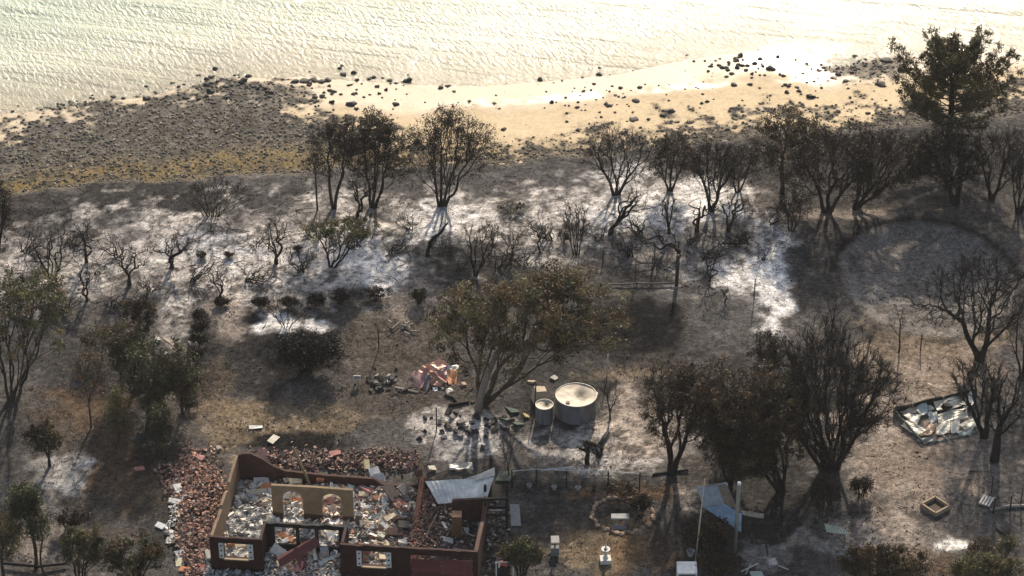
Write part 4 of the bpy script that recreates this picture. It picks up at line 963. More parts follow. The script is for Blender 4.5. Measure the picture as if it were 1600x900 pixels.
# window surrounds: white pierced side panels, lintel and sill
def window_trim(u0, u1, z0, z1, parent):
    for s, e in ((u0 - .32, u0 - .02), (u1 + .02, u1 + .32)):
        m_ = MB()
        m_.box(hp((s + e) / 2, -.15, (z0 + z1) / 2) - HA, (.30, .05, z1 - z0), rotm(math.atan2(EX[1], EX[0])), (.55, .55, .52))
        pn = m_.build('side_panel', M['paint'], parent)
        for k in range(3):
            h_ = MB(); zc = z0 + (z1 - z0) * (k + .5) / 3
            h_.box(hp((s + e) / 2, -.182, zc) - HA, (.11, .02, .11), rotm(math.atan2(EX[1], EX[0])) @ rotm(0, 0, math.pi / 4), (.015, .015, .015))
            h_.build('diamond_hole', M['paint'], pn)
    m_ = MB(); m_.box(hp((u0 + u1) / 2, -.14, z0 - .045) - HA, (u1 - u0 + .1, .2, .08), rotm(math.atan2(EX[1], EX[0])), (.24, .17, .10)); m_.build('sill', M['paint'], parent)
    m_ = MB(); m_.box(hp((u0 + u1) / 2, -.14, z1 + .05) - HA, (u1 - u0 + .7, .06, .09), rotm(math.atan2(EX[1], EX[0])), (.02, .018, .016)); m_.build('lintel', M['paint'], parent)
window_trim(.9, 2.4, 1.0, 2.2, w1); window_trim(9.5, 11.0, 1.0, 2.2, w2)

def sheet(name, label, cat, corners, col, ribs=8, rip=.02, warp=.06, group=None, seed=None, parent=None, nx=None, th=.012, colvar=None, zs=1.0):
    """a bent metal sheet: corners are (px, py, height above ground); ribs run from edge 01 to edge 32"""
    r = np.random.default_rng(seed if seed is not None else int(corners[0][0] * 5 + corners[0][1]))
    Q = np.array([at_z(c[0], c[1], c[2] * zs) for c in corners]); o0 = Q.mean(0)
    n = nx or max(ribs * 4, 10); m = 10
    s = np.linspace(0, 1, n + 1)[None, :, None]; t = np.linspace(0, 1, m + 1)[:, None, None]
    G = (1 - t) * ((1 - s) * Q[0] + s * Q[1]) + t * ((1 - s) * Q[3] + s * Q[2])
    nr = np.cross(Q[1] - Q[0], Q[3] - Q[0]); nr /= np.linalg.norm(nr) + 1e-9
    if nr[2] < 0: nr = -nr
    S = np.broadcast_to(s[..., 0], (m + 1, n + 1)); Tt = np.broadcast_to(t[..., 0], (m + 1, n + 1))
    off = rip * np.sin(S * ribs * 2 * np.pi) if ribs else 0
    ph = r.random(4) * 6.28
    off = off + warp * (np.sin(S * 4.2 + ph[0]) * np.sin(Tt * 3.6 + ph[1]) + .6 * np.sin(S * 8 + ph[2] + Tt * 5) + .25 * fbm(S * 7 + ph[3], Tt * 7, int(ph[0] * 10), 2))
    G = G + off[..., None] * nr
    i_ = np.arange(m)[:, None] * (n + 1); j_ = np.arange(n)[None]
    top = G.reshape(-1, 3) - o0; N = len(top)
    F1 = np.stack([i_ + j_, i_ + j_ + 1, i_ + n + 1 + j_ + 1, i_ + n + 1 + j_], -1).reshape(-1, 4)
    m_ = MB()
    c_ = np.array(col) * (1 + .12 * fbm(S.ravel() * 5, Tt.ravel() * 5, seed or 3, 3))[:, None]
    rust = sstep(.25, .7, fbm(S.ravel() * 4 + ph[0], Tt.ravel() * 4 + ph[1], 15, 3))[:, None] * .5
    if colvar is not None: c_ = c_ * (1 - rust) + np.array(colvar) * rust
    rim = np.concatenate([np.arange(n + 1), np.arange(1, m) * (n + 1) + n, (m * (n + 1) + np.arange(n + 1))[::-1], (np.arange(1, m) * (n + 1))[::-1]])
    rf = np.stack([rim, np.roll(rim, -1), np.roll(rim, -1) + N, rim + N], -1)
    m_.add(np.concatenate([top, top - nr * th]), np.concatenate([F1, F1[:, ::-1] + N, rf]), np.clip(np.concatenate([c_, c_]), .01, .85))
    o = m_.build(name, M['sheet'], parent, smooth=False)
    if parent is None: o.location = o0
    else: o.location = o0 - np.array(parent.location)
    if label and parent is None: tag(o, label, cat, group)
    elif label: o['label'] = label
    return o
# garage door, buckled in its opening
gd = MB()
g0 = hp(12.55, .02, 0) - HA
for k in range(5):
    for hlf in range(2):
        u0 = 12.58 + hlf * 1.9; zc = .22 + k * .38; bow = .10 * math.sin(k * 1.1 + hlf * 2)
        gd.box(hp(u0 + .92, -.03 + bow - .05 * k, zc) - HA, (1.84, .05, .375), rotm(math.atan2(EX[1], EX[0])) @ rotm(0, -.12 + .1 * math.sin(k * 2.3 + hlf), .02 * (hlf * 2 - 1)), np.array((.12, .036, .036)) * (.8 + .4 * rng.random()))
gd.build('garage_door', M['paint'], HOUSE)
# loose garage roof sheets
GS = 'fallen garage roof sheets'
sheet('roof_sheet', 'large curved white roof sheet sagging into the garage', 'roof sheet', [(664, 752, 1.45), (772, 745, 2.2), (760, 780, 1.55), (684, 787, .95)], (.52, .54, .53), 14, .018, .07, GS, colvar=(.35, .3, .25))
sheet('roof_sheet', 'narrow pale roof sheet propped above the large curved one', 'roof sheet', [(724, 750, 1.75), (773, 730, 2.45), (773, 743, 2.3), (735, 753, 1.75)], (.46, .43, .38), 5, .018, .05, GS, colvar=(.35, .22, .17))
sheet('roof_sheet', 'green ribbed sheet lying outside the garage back corner', 'roof sheet', [(781, 735, .15), (806, 736, .2), (797, 752, .12), (774, 751, .1)], (.07, .095, .065), 6, .03, .03, None)

def px_tube(pts, rad, m_, org, sides=6, col=(.02, .02, .02)):
    m_.tube(np.array([at_z(*p) for p in pts]) - org, rad, sides, col)
def stick(name, label, cat, pts, rad, col, group=None, mat_=None, sides=6):
    m_ = MB(); P_ = np.array([at_z(*p) for p in pts]); o0 = P_[0]
    m_.tube(P_ - o0, np.full(len(P_), rad) if np.isscalar(rad) else rad, sides, col)
    o = m_.build(name, mat_ or M['rubble'], None, smooth=True); o.location = o0
    return tag(o, label, cat, group)
def up(px, py, h):                           # a point h metres above the ground point seen at a pixel
    p = ground(px, py); return p + np.array([0, 0, h])
def upright(name, label, cat, px, py, h, r, col, lean=(0, 0), group=None, mat_=None, sides=6, r2=None, square=False):
    p = ground(px, py); m_ = MB()
    if square: m_.hexa(np.array([[x * r * (1 if k == 0 else .95) + lean[0] * h * k, y * r + lean[1] * h * k, h * k - .05] for k in (0, 1) for x, y in ((-1, -1), (1, -1), (1, 1), (-1, 1))]), col)
    else: m_.tube([[0, 0, -.1], [lean[0] * h / 2, lean[1] * h / 2, h / 2], [lean[0] * h, lean[1] * h, h]], [r, r, r2 or r], sides, col)
    o = m_.build(name, mat_ or M['rubble'], None, smooth=not square); o.location = p
    return tag(o, label, cat, group)
# roof beam leaning out of the rubble behind the arched wall
bb = at_z(484, 756, .5); bt = at_y(457, 698, bb[1] + .9)
m_ = MB(); m_.tube([bb * 0, (bt - bb) * .5 + [0, 0, .03], bt - bb], [.12, .10, .09], 4, (.17, .15, .09)); o = m_.build('roof_beam', M['rubble']); o.location = bb
tag(o, 'olive brown beam leaning out behind the arched wall', 'beam')
upright('charred_post', 'short brown post at the corner between house and garage', 'post', 657, 760, 1.5, .16, (.13, .075, .05), square=True)
upright('charred_post', 'thin dark post behind the garage roof sheets', 'post', 767, 741, 1.5, .11, (.05, .025, .022), square=True)
upright('brick_pillar', 'square tan brick pillar standing in the garage rubble', 'pillar', 714, 836, 1.75, .33, (.19, .115, .07), square=True)
# black timber frame beside the garage
fr0 = ground(775, 826); FR = empty('timber_ruin', fr0); tag(FR, 'black charred timber frame standing beside the garage', 'frame')
fx = 17 * mpp(fr0)
for sx_, sy_ in ((-1, 0), (1, 0), (-1, 1.6), (1, 1.6)):
    m_ = MB(); m_.box((sx_ * fx, sy_, 1.25 if sy_ == 0 else 1.1), (.17, .17, 2.6 if sy_ == 0 else 2.3), None, (.014, .013, .013)); m_.build('post', M['char'], FR)
for z_, y_ in ((2.45, .11), (1.2, .12), (.7, 1.5)):
    m_ = MB(); m_.box((0, y_ - .22, z_), (2 * fx + .2, .08, .16), None, (.014, .013, .013)); m_.build('rail', M['char'], FR)
m_ = MB(); m_.box((0, -.1, 1.55), (fx * 1.2, .05, .06), None, (.4, .38, .35)); m_.build('pale_batten', M['rubble'], FR)

# rubble: ash bed and thousands of small fragments
TERRA = [(.36, .225, .17), (.27, .165, .13), (.45, .30, .235), (.12, .085, .075), (.05, .043, .042), (.21, .13, .105), (.25, .22, .20)]
ASHY = [(.60, .58, .53), (.68, .65, .58), (.5, .5, .49), (.30, .31, .32), (.55, .47, .36), (.20, .20, .20)]
MIXED = ASHY + [(.48, .36, .24), (.34, .16, .10), (.07, .065, .065), (.12, .10, .09), (.55, .42, .33)]
def heap(u, w): return .20 + .22 * (fbm(u / 1.6, w / 1.6, 205, 3) * .5 + .5) + .12 * fbm(u / .5, w / .5, 210, 2)
us = np.linspace(.26, 12.0, 120); ws_ = np.linspace(.0, HD - .14, 90)
U, Wm = np.meshgrid(us, ws_); uu = U.ravel(); wv = Wm.ravel()
zz = heap(uu, wv)
inrec = (uu > 3.0) & (uu < 8.45) & (wv < 1.7); front = wv < .13
zz = np.where(front, .08, zz); zz = np.where(inrec, .12, zz)
cc = np.array((.46, .45, .43))[None] * (1 + .5 * fbm(uu / .6, wv / .6, 220, 3))[:, None]
dk = sstep(8, 12, uu + .8 * fbm(uu, wv, 222, 2))[:, None] * .6; cc = cc * (1 - dk) + np.array((.10, .09, .085)) * dk
m_ = MB(); nx_ = len(us); i_ = np.arange(len(ws_) - 1)[:, None] * nx_; j_ = np.arange(nx_ - 1)[None]
m_.add(EX[None] * uu[:, None] + EY[None] * wv[:, None] + EZ[None] * zz[:, None], np.stack([i_ + j_, i_ + j_ + 1, i_ + nx_ + j_ + 1, i_ + nx_ + j_], -1).reshape(-1, 4), np.clip(cc, .02, .8))
o = m_.build('ash_bed', M['rubble'], smooth=True); o.location = HA; tag(o, 'bed of pale ash covering the floor of the burnt house', 'ash', kind='stuff')
def rubble(name, label, n, uv, sizes, palette, zf, tilt=.5, var=.2, colf=None):
    u, w = uv; sz = np.stack([sizes[0] + sizes[1] * rng.random(n) ** 2.5, (sizes[0] + sizes[1] * rng.random(n) ** 2.5) * .7, .03 + .07 * rng.random(n)], 1)
    pos = EX[None] * u[:, None] + EY[None] * w[:, None] + EZ[None] * zf[:, None]
    cols = pal(palette, n, var) if colf is None else colf
    m_ = MB(); chips(m_, pos, sz, flat_rots(n, tilt), cols, .45); o = m_.build(name, M['rubble']); o.location = HA
    return tag(o, label, 'rubble', kind='stuff')
n = 4200; u = rng.uniform(.3, 11.9, n); w = rng.uniform(.2, HD - .25, n)
ok = ~((u > 3.0) & (u < 8.45) & (w < 1.9)) & ~((np.abs(w - 4.95) < .22) & (u > 3) & (u < 8.3)); u, w = u[ok], w[ok]; n = len(u)
cA = pal(ASHY[:3] + ASHY[:3] + ASHY, n, .15); cM = pal(MIXED, n, .2); mixw = (sstep(2.5, 5, u + .8 * fbm(u, w, 301, 2)) > rng.random(n))[:, None]
rubble('ash_rubble', 'small white grey and tan rubble fragments inside the burnt house', n, (u, w), (.06, .62), None, heap(u, w) + .03 + .15 * rng.random(n) ** 3, .5, colf=np.where(mixw, cM, cA))
n = 1300; u = rng.uniform(3.35, 8.05, n); w = rng.uniform(-.5, 1.5, n)
rubble('porch_rubble', 'grey and white rubble spilling out of the porch recess', n, (u, w), (.08, .5), MIXED + ASHY + [(.16, .05, .05), (.1, .1, .11)], .1 + .6 * rng.random(n) * sstep(-.6, 1.2, w), .7)
n = 900; u = rng.uniform(-.3, 16.6, n); w = -.25 - 1.3 * rng.random(n)
rubble('front_rubble', 'grey blue rubble along the foot of the front wall', n, (u, w), (.08, .4), [(.3, .31, .33), (.16, .17, .18), (.5, .5, .48), (.06, .06, .06)], .02 + .18 * rng.random(n), .5)
n = 1500; u = 12.3 + np.abs(rng.normal(size=n)) * .65 - .25; w = rng.uniform(.9, 8.3, n)
rubble('terracotta_strip', 'terracotta fragments fallen along the partition beside the garage', n, (u, w), (.07, .2), TERRA + [(.40, .22, .15)], .1 + .75 * rng.random(n) * np.exp(-((u - 12.3) / .6) ** 2), .8)
n = 1000; u = rng.uniform(12.6, 16.4, n); w = rng.uniform(.3, 8.5, n)
rubble('garage_rubble', 'dark burnt fragments on the garage floor', n, (u, w), (.06, .3), [(.05, .045, .045), (.09, .08, .075), (.16, .14, .13), (.4, .38, .36), (.12, .07, .05)], .04 + .2 * rng.random(n) * sstep(3, 8, w), .5)
# roof tile rubble left of and behind the house
def poly_scatter(n, cx, cy, rx, ry, power=2):
    a = rng.random(n) * 6.283; r = np.sqrt(rng.random(n)) * (1 + .22 * np.sin(a * 3 + cx) + .15 * np.sin(a * 7 + cy)) + .12 * rng.normal(size=n) * (rng.random(n) < .4)
    return cx + rx * r * np.cos(a), cy + ry * r * np.sin(a)
def tile_rubble(name, label, pts, palette, h, sizes=(.09, .17), colf=None, tilt=.6):
    P_ = np.array([at_z(a, b, 0) for a, b in zip(*pts)]); P_[:, 2] = height(P_[:, 0], P_[:, 1])
    u, w = (P_ - HA) @ EX, (P_ - HA) @ EY
    ok = ~((u > -.05) & (u < HW + .1) & (w > -.15) & (w < HD + .16)); P_ = P_[ok]; n = len(P_)
    P_[:, 2] += .03 + h * rng.random(n) * (fbm(P_[:, 0] / 1.2, P_[:, 1] / 1.2, 410, 2) * .5 + .6)
    sz = np.stack([sizes[0] + sizes[1] * rng.random(n), (sizes[0] + sizes[1] * rng.random(n)) * .75, .025 + .035 * rng.random(n)], 1)
    o0 = P_.mean(0); m_ = MB(); chips(m_, P_ - o0, sz, flat_rots(n, tilt), pal(palette, n, .22), .35)
    o = m_.build(name, M['rubble']); o.location = o0; return tag(o, label, 'rubble', kind='stuff')
a1 = poly_scatter(2600, 310, 800, 42, 92); a2 = poly_scatter(700, 300, 750, 45, 42)
tile_rubble('roof_tile_rubble', 'broken terracotta roof tiles heaped along the left wall of the house', (np.concatenate([a1[0], a2[0]]), np.concatenate([a1[1], a2[1]])), TERRA + [(.40, .23, .165)] * 3, .45)
b1 = (rng.uniform(385, 655, 1700), 725 + rng.normal(size=1700) * 8 - 4 * np.abs(rng.normal(size=1700)))
tile_rubble('roof_tile_rubble', 'broken terracotta roof tiles in a band behind the back wall of the house', b1, TERRA + [(.09, .06, .05)] * 3, .4)
tile_rubble('plaster_rubble', 'white plaster crumbs spilled at the left edge of the tile heap', poly_scatter(420, 283, 812, 20, 48), ASHY, .2, (.08, .25))
tile_rubble('plaster_rubble', 'white plaster crumbs at the left front corner of the house', poly_scatter(160, 322, 880, 10, 22), ASHY, .3, (.08, .2))
tile_rubble('burnt_rubble', 'dark burnt fragments beside the garage and timber frame', poly_scatter(650, 775, 835, 20, 55), [(.03, .03, .03), (.07, .065, .06), (.14, .13, .12), (.3, .29, .28), (.1, .055, .04)], .25, (.06, .25))

# larger slabs one can pick out
SLABS = MB()
def slab(px, py, z, size, rz, tilt, col, label, name='slab', cat='slab', group=None, jit=.13):
    p = at_z(px, py, z); m_ = MB(); m_.box((0, 0, 0), size, rotm(rz, tilt[0], tilt[1]), col, jit * max(size[0], .3))
    o = m_.build(name, M['rubble']); o.location = p; return tag(o, label, cat, group)
OR = (.50, .22, .11); CR = (.62, .52, .36); WHT = (.62, .61, .58); GR = (.30, .31, .31); PK = (.42, .19, .16); DKR = (.13, .045, .045)
LS = [
 (408, 752, .55, (1.0, .55, .08), .2, (.3, .1), WHT, 'pale plaster slab with one end on the ash left of the arched wall'), (417, 760, .5, (1.1, .5, .1), .1, (.25, .05), OR, 'orange brick slab beside the top left corner of the arched wall'), (392, 759, .45, (.5, .5, .08), .8, (.4, .2), (.3, .12, .09), 'round-cornered red brown slab left of the orange one'),
 (403, 768, .45, (1.1, .35, .08), .15, (.2, 0), CR, 'long cream slab on the white ash'), (407, 790, .5, (.45, .3, .35), .5, (.5, .4), (.14, .07, .06), 'dark red lump standing in the white ash'), (448, 773, .6, (.5, .45, .08), .4, (.7, .2), WHT, 'white slab seen through the top of the left arch'), (458, 778, .5, (.9, .4, .1), -.2, (.5, .1), CR, 'cream slab seen through the left arch'),
 (466, 781, .5, (.8, .3, .1), .1, (.6, .1), OR, 'orange slab seen through the left arch'), (447, 791, .4, (.4, .6, .1), .5, (.5, .2), OR, 'upright orange slab at the left side of the left arch'), (456, 790, .4, (.7, .5, .1), .7, (.3, .3), (.06, .06, .065), 'black slab behind the left arch'), (467, 792, .4, (.6, .7, .08), .2, (.5, 0), GR, 'grey slab behind the left arch'),
 (515, 776, .6, (.9, .4, .1), .2, (.5, .1), CR, 'cream slab at the top of the right arch'), (527, 775, .55, (.8, .35, .1), -.4, (.4, .1), CR, 'slanting cream slab at the top right of the right arch'), (517, 785, .45, (.4, .7, .1), .3, (.6, .1), PK, 'pink slab behind the right arch'), (520, 796, .4, (.9, .4, .08), .1, (.3, 0), CR, 'cream slab low in the right arch'),
 (451, 750, .6, (.7, .35, .1), .6, (.3, .2), CR, 'cream slab on the heap above the arched wall, left of the beam'), (462, 752, .7, (.9, .3, .1), .3, (.4, .3), CR, 'bent cream slab on the heap above the arched wall, touching the beam'), (440, 753, .5, (.6, .35, .1), .1, (.2, .1), (.05, .05, .05), 'black slab on the heap above the arched wall'), (500, 747, .7, (.5, .4, .3), .1, (.3, .1), OR, 'orange box shaped block right of the leaning beam'),
 (585, 737, .7, (.75, .6, .12), .5, (.5, .1), (.45, .46, .47), 'grey framed square panel on the back wall rubble'), (592, 747, .6, (.7, .6, .12), .3, (.5, 0), (.25, .27, .30), 'blue grey panel below the framed one'), (573, 727, .9, (.35, .7, .25), .2, (.4, .2), (.6, .5, .3), 'cream block standing in the rubble behind the back wall'), (580, 731, .8, (.7, .3, .1), 1.2, (.5, 0), (.07, .07, .07), 'black slab leaning on the back wall rubble'),
 (612, 770, .8, (.9, 1.3, .1), .8, (.5, .2), (.07, .055, .05), 'large dark sheet leaning in the right room'), (632, 765, .8, (1.0, .7, .1), 1.0, (.7, .2), (.10, .10, .11), 'large dark grey panel by the partition'), (575, 767, .5, (.7, .4, .12), .3, (.3, .1), PK, 'pink slab in the upper right room'), (568, 772, .5, (.6, .3, .12), .1, (.3, .1), CR, 'cream slab in the upper right room'),
 (601, 822, .6, (.75, .2, .12), -.9, (.1, .1), WHT, 'white plank lying behind the right front wall'), (617, 832, .6, (.9, .6, .3), .1, (.3, .1), (.09, .05, .045), 'dark red box shaped lump behind the right front wall'), (630, 822, .7, (.7, .6, .4), .1, (.2, .2), (.05, .05, .05), 'black open box by the partition'), (590, 807, .5, (.7, .4, .1), .3, (.3, 0), GR, 'grey slab in the middle of the right room'), (610, 808, .6, (.8, .3, .1), .7, (.4, 0), CR, 'cream slab in the middle of the right room'),
 (573, 818, .5, (.9, .35, .1), .1, (.4, .1), CR, 'cream slab low in the right room'), (596, 836, .5, (.5, .4, .1), 1.2, (.4, .2), (.38, .40, .33), 'pale green slab behind the right window'), (628, 843, .4, (.8, .15, .1), .2, (.1, 0), WHT, 'short white strip behind the right front wall'),
 (466, 862, 1.1, (2.6, .5, .12), .45, (.6, -.25), DKR, 'long dark red board slanting across the porch'), (470, 872, .8, (.5, 1.3, .1), .4, (.6, .1), DKR, 'dark red board sliding down in the porch'), (435, 861, .8, (.9, .6, .1), -.5, (.7, .3), WHT, 'white panel leaning at the left of the porch'), (441, 880, .5, (.7, .45, .1), .2, (.5, .1), CR, 'cream slab low at the left of the porch'), (478, 860, .9, (.45, .35, .1), .4, (.6, .1), CR, 'small cream slab in the middle of the porch'),
 (507, 865, .7, (.5, .9, .1), .2, (.6, 0), GR, 'grey panel right of the middle of the porch'), (515, 873, .6, (1.5, .22, .1), .5, (.4, -.1), (.46, .48, .48), 'long pale plank at the right of the porch'), (490, 857, 1.0, (.2, 1.5, .1), .2, (.6, 0), (.50, .5, .48), 'narrow white strip standing in the porch'), (500, 883, .4, (.8, .5, .1), .4, (.4, .1), (.2, .21, .22), 'grey slab low in the porch'), (452, 888, .3, (.6, .4, .1), .2, (.4, 0), OR, 'orange slab low in the porch'), (468, 885, .5, (.4, .7, .1), -.3, (.6, 0), PK, 'pink slab low in the porch'),
 (437, 838, .5, (.7, .4, .12), .3, (.4, .1), OR, 'orange slab behind the left porch opening'), (451, 842, .5, (.6, .4, .12), .1, (.3, .1), OR, 'second orange slab behind the left porch opening'), (510, 833, .5, (.8, .4, .1), .4, (.4, .1), CR, 'cream slab behind the right porch opening'), (520, 840, .5, (.7, .8, .1), .6, (.5, .1), (.45, .46, .46), 'white grey slab behind the right porch opening'),
 (365, 848, .6, (1.0, .25, .12), .5, (.3, .3), OR, 'orange slab behind the left front window'), (378, 853, .6, (.9, .2, .1), .2, (.3, .2), CR, 'cream strip behind the left front window'),
 (572, 860, .8, (.6, .35, .35), .05, (0, 0), (.4, .16, .13), 'stack of pale red blocks behind the right front window'), (597, 872, .5, (.4, .35, .3), .2, (.2, .2), CR, 'cream lump behind the right front window'),
 (634, 889, .55, (.07, .07, 1.3), 0, (.08, .03), WHT, 'white pipe standing against the front wall beside the garage door'),
 # loose panels on the grass
 (400, 667, .06, (.85, .3, .04), .1, (.05, .05), WHT, 'white panel lying on the straw grass behind the house'), (427, 686, .06, (.5, .85, .04), -.5, (.05, .05), (.56, .53, .45), 'cream panel lying on the black burnt patch behind the house'), (524, 708, .35, (.75, .38, .06), .4, (.2, .1), PK, 'pink panel on the tile band behind the house'), (411, 709, .5, (.6, .7, .1), .2, (.6, .1), (.45, .25, .22), 'pink white panel leaning at the left of the tile band'),
 (310, 714, .12, (.75, .4, .05), -.5, (.1, .1), (.5, .26, .23), 'pink panel lying at the top of the left tile heap'), (218, 732, .08, (.65, .35, .05), .4, (.1, .1), PK, 'pink panel alone on the brown grass left of the house'), (341, 700, .12, (.3, .3, .2), .4, (.2, .1), (.4, .36, .34), 'small pale stone on the grass above the tile heap'), (251, 821, .08, (.65, .5, .05), -.5, (.1, .1), (.47, .5, .52), 'grey white panel lying left of the white crumbs'), (268, 843, .1, (.35, .85, .05), -.4, (.1, .1), (.52, .52, .5), 'long white panel leaning left of the white crumbs'),
 (278, 764, .2, (.5, .7, .2), .5, (.3, .2), WHT, 'crumpled white panel at the left rim of the tile heap'), (273, 783, .15, (.8, .4, .15), -.2, (.2, .1), WHT, 'white plaster lump at the top of the white crumbs'), (281, 878, .1, (.5, .7, .06), .1, (.2, .1), (.6, .55, .38), 'cream square panel near the bottom of the tile heap'), (289, 890, .08, (.65, .4, .06), -.2, (.1, .1), OR, 'orange panel on the ground at the bottom of the tile heap'), (282, 866, .15, (.6, .6, .06), .5, (.3, .1), (.45, .48, .5), 'blue white panel above the cream square'), (264, 831, .08, (.45, .3, .06), .3, (.1, .1), WHT, 'small white panel between the two larger ones left of the crumbs'),
 (326, 868, .4, (.4, .6, .3), .3, (.3, .2), (.5, .48, .44), 'white block heaped at the front left corner'), (315, 890, .15, (.35, .7, .1), .1, (.3, .1), (.45, .16, .13), 'red panel on end at the front left corner'),
 (675, 732, .2, (.5, .35, .2), .3, (.2, .2), (.62, .56, .46), 'cream lump behind the garage back wall'), (805, 805, .05, (.6, 2.2, .04), .05, (0, 0), (.22, .23, .24), 'long grey slab lying right of the timber frame'), (695, 822, .25, (.2, .7, .08), .5, (.2, .1), WHT, 'white strip on the garage floor'), (700, 845, .2, (.6, .4, .15), .2, (.3, .3), (.5, .5, .5), 'white lump on the garage floor near the front'), (727, 830, .2, (.5, .5, .15), .2, (.3, .3), (.5, .5, .48), 'white lump on the garage floor beside the pillar'),
]
for (px, py, z, size, rz, tilt, col, lab) in LS:
    slab(px, py, z, size, rz, tilt, col, lab, 'debris_piece', 'debris')

sheet('crumpled_sheet', 'long crumpled cream sheet behind the garage', 'sheet', [(700, 722, .35), (737, 722, .4), (740, 733, .2), (703, 735, .15)], (.6, .56, .48), 0, 0, .13, colvar=(.2, .17, .15))
for k in range(70):
    if k < 16: u_, w_ = rng.uniform(.5, 2.9), rng.uniform(.6, 8.2); pc_ = [WHT, CR, (.7, .68, .62), GR]; lab = 'pale broken slab among the white ash of the left room'; grp = 'slabs in the left room'
    else: u_, w_ = rng.uniform(8.5, 11.8) if k < 52 else rng.uniform(3.3, 8.0), rng.uniform(.6, 8.3) if k < 52 else rng.uniform(5.4, 8.3); pc_ = [WHT, CR, OR, GR, (.4, .3, .2), (.1, .09, .085), PK]; lab = 'broken slab in the mixed rubble of the ' + ('right room' if k < 52 else 'room behind the arches'); grp = 'slabs in the ' + ('right room' if k < 52 else 'room behind the arches')
    q = hp(u_, w_, float(heap(np.array([u_]), np.array([w_]))[0]) + .1); m_ = MB(); s_ = .35 + .55 * rng.random() ** 1.5
    m_.box((0, 0, 0), (s_, s_ * (.45 + .4 * rng.random()), .05 + .08 * rng.random()), rotm(rng.random() * 6.28, rng.normal() * .35, rng.normal() * .35), np.array(pc_[rng.integers(len(pc_))]) * (.8 + .3 * rng.random()), .14 * s_)
    o = m_.build('debris_piece', M['rubble']); o.location = q; tag(o, lab, 'debris', grp)
for k in range(34):
    room = k % 3; u_, w_ = (rng.uniform(.8, 2.6), rng.uniform(1, 8)) if room == 0 else (rng.uniform(8.8, 11.4), rng.uniform(1, 8)) if room == 1 else (rng.uniform(12.9, 16), rng.uniform(1, 5.6))
    zb_ = (float(heap(np.array([u_]), np.array([w_]))[0]) if room < 2 else .15) + .12; a_ = rng.random() * 3.14; L_ = .5 + .6 * rng.random(); v_ = (EX * math.cos(a_) + EY * math.sin(a_)) * L_ + EZ * rng.normal() * .18
    q = hp(u_, w_, zb_); m_ = MB(); m_.tube([-v_, v_ * .1 + EZ * .05 * rng.normal(), v_], [.05, .05, .045], 4, [(.03, .028, .026), (.26, .21, .15), (.5, .48, .44), (.09, .06, .05)][rng.integers(4)])
    o = m_.build('batten', M['rubble']); o.location = q
    nm_ = ('left room', 'right room', 'garage')[room]; tag(o, 'burnt roof batten lying on the rubble of the ' + nm_, 'batten', 'battens in the ' + nm_)
# frame with a red lump at the house corner
c0 = ground(788, 905); B = empty('white_frame_trolley', c0); tag(B, 'white tube frame with a dark bin and red bundle at the house corner', 'trolley')
for sx_ in (-.5, .55):
    m_ = MB(); m_.tube([[sx_, 0, 0], [sx_, 0, 1.35]], [.04, .04], 6, (.6, .6, .58)); m_.build('upright', M['paint'], B)
m_ = MB(); m_.tube([[-.5, 0, 1.35], [.55, 0, 1.35]], [.04, .04], 6, (.6, .6, .58)); m_.build('top_bar', M['paint'], B)
m_ = MB(); m_.hexa(np.array([[x * .36, .4 + y * .36, z] for z in (0.02, .85) for x, y in ((-1, -1), (1, -1), (1, 1), (-1, 1))]), (.012, .02, .016)); m_.build('bin', M['paint'], B)
m_ = MB(); v, f = ICO2; m_.add(v * (1 + .12 * np.sin(v[:, :1] * 7)) * [.33, .28, .14] + [.05, .4, .95], f, (.5, .11, .10)); m_.build('red_bundle', M['rubble'], B, smooth=True)

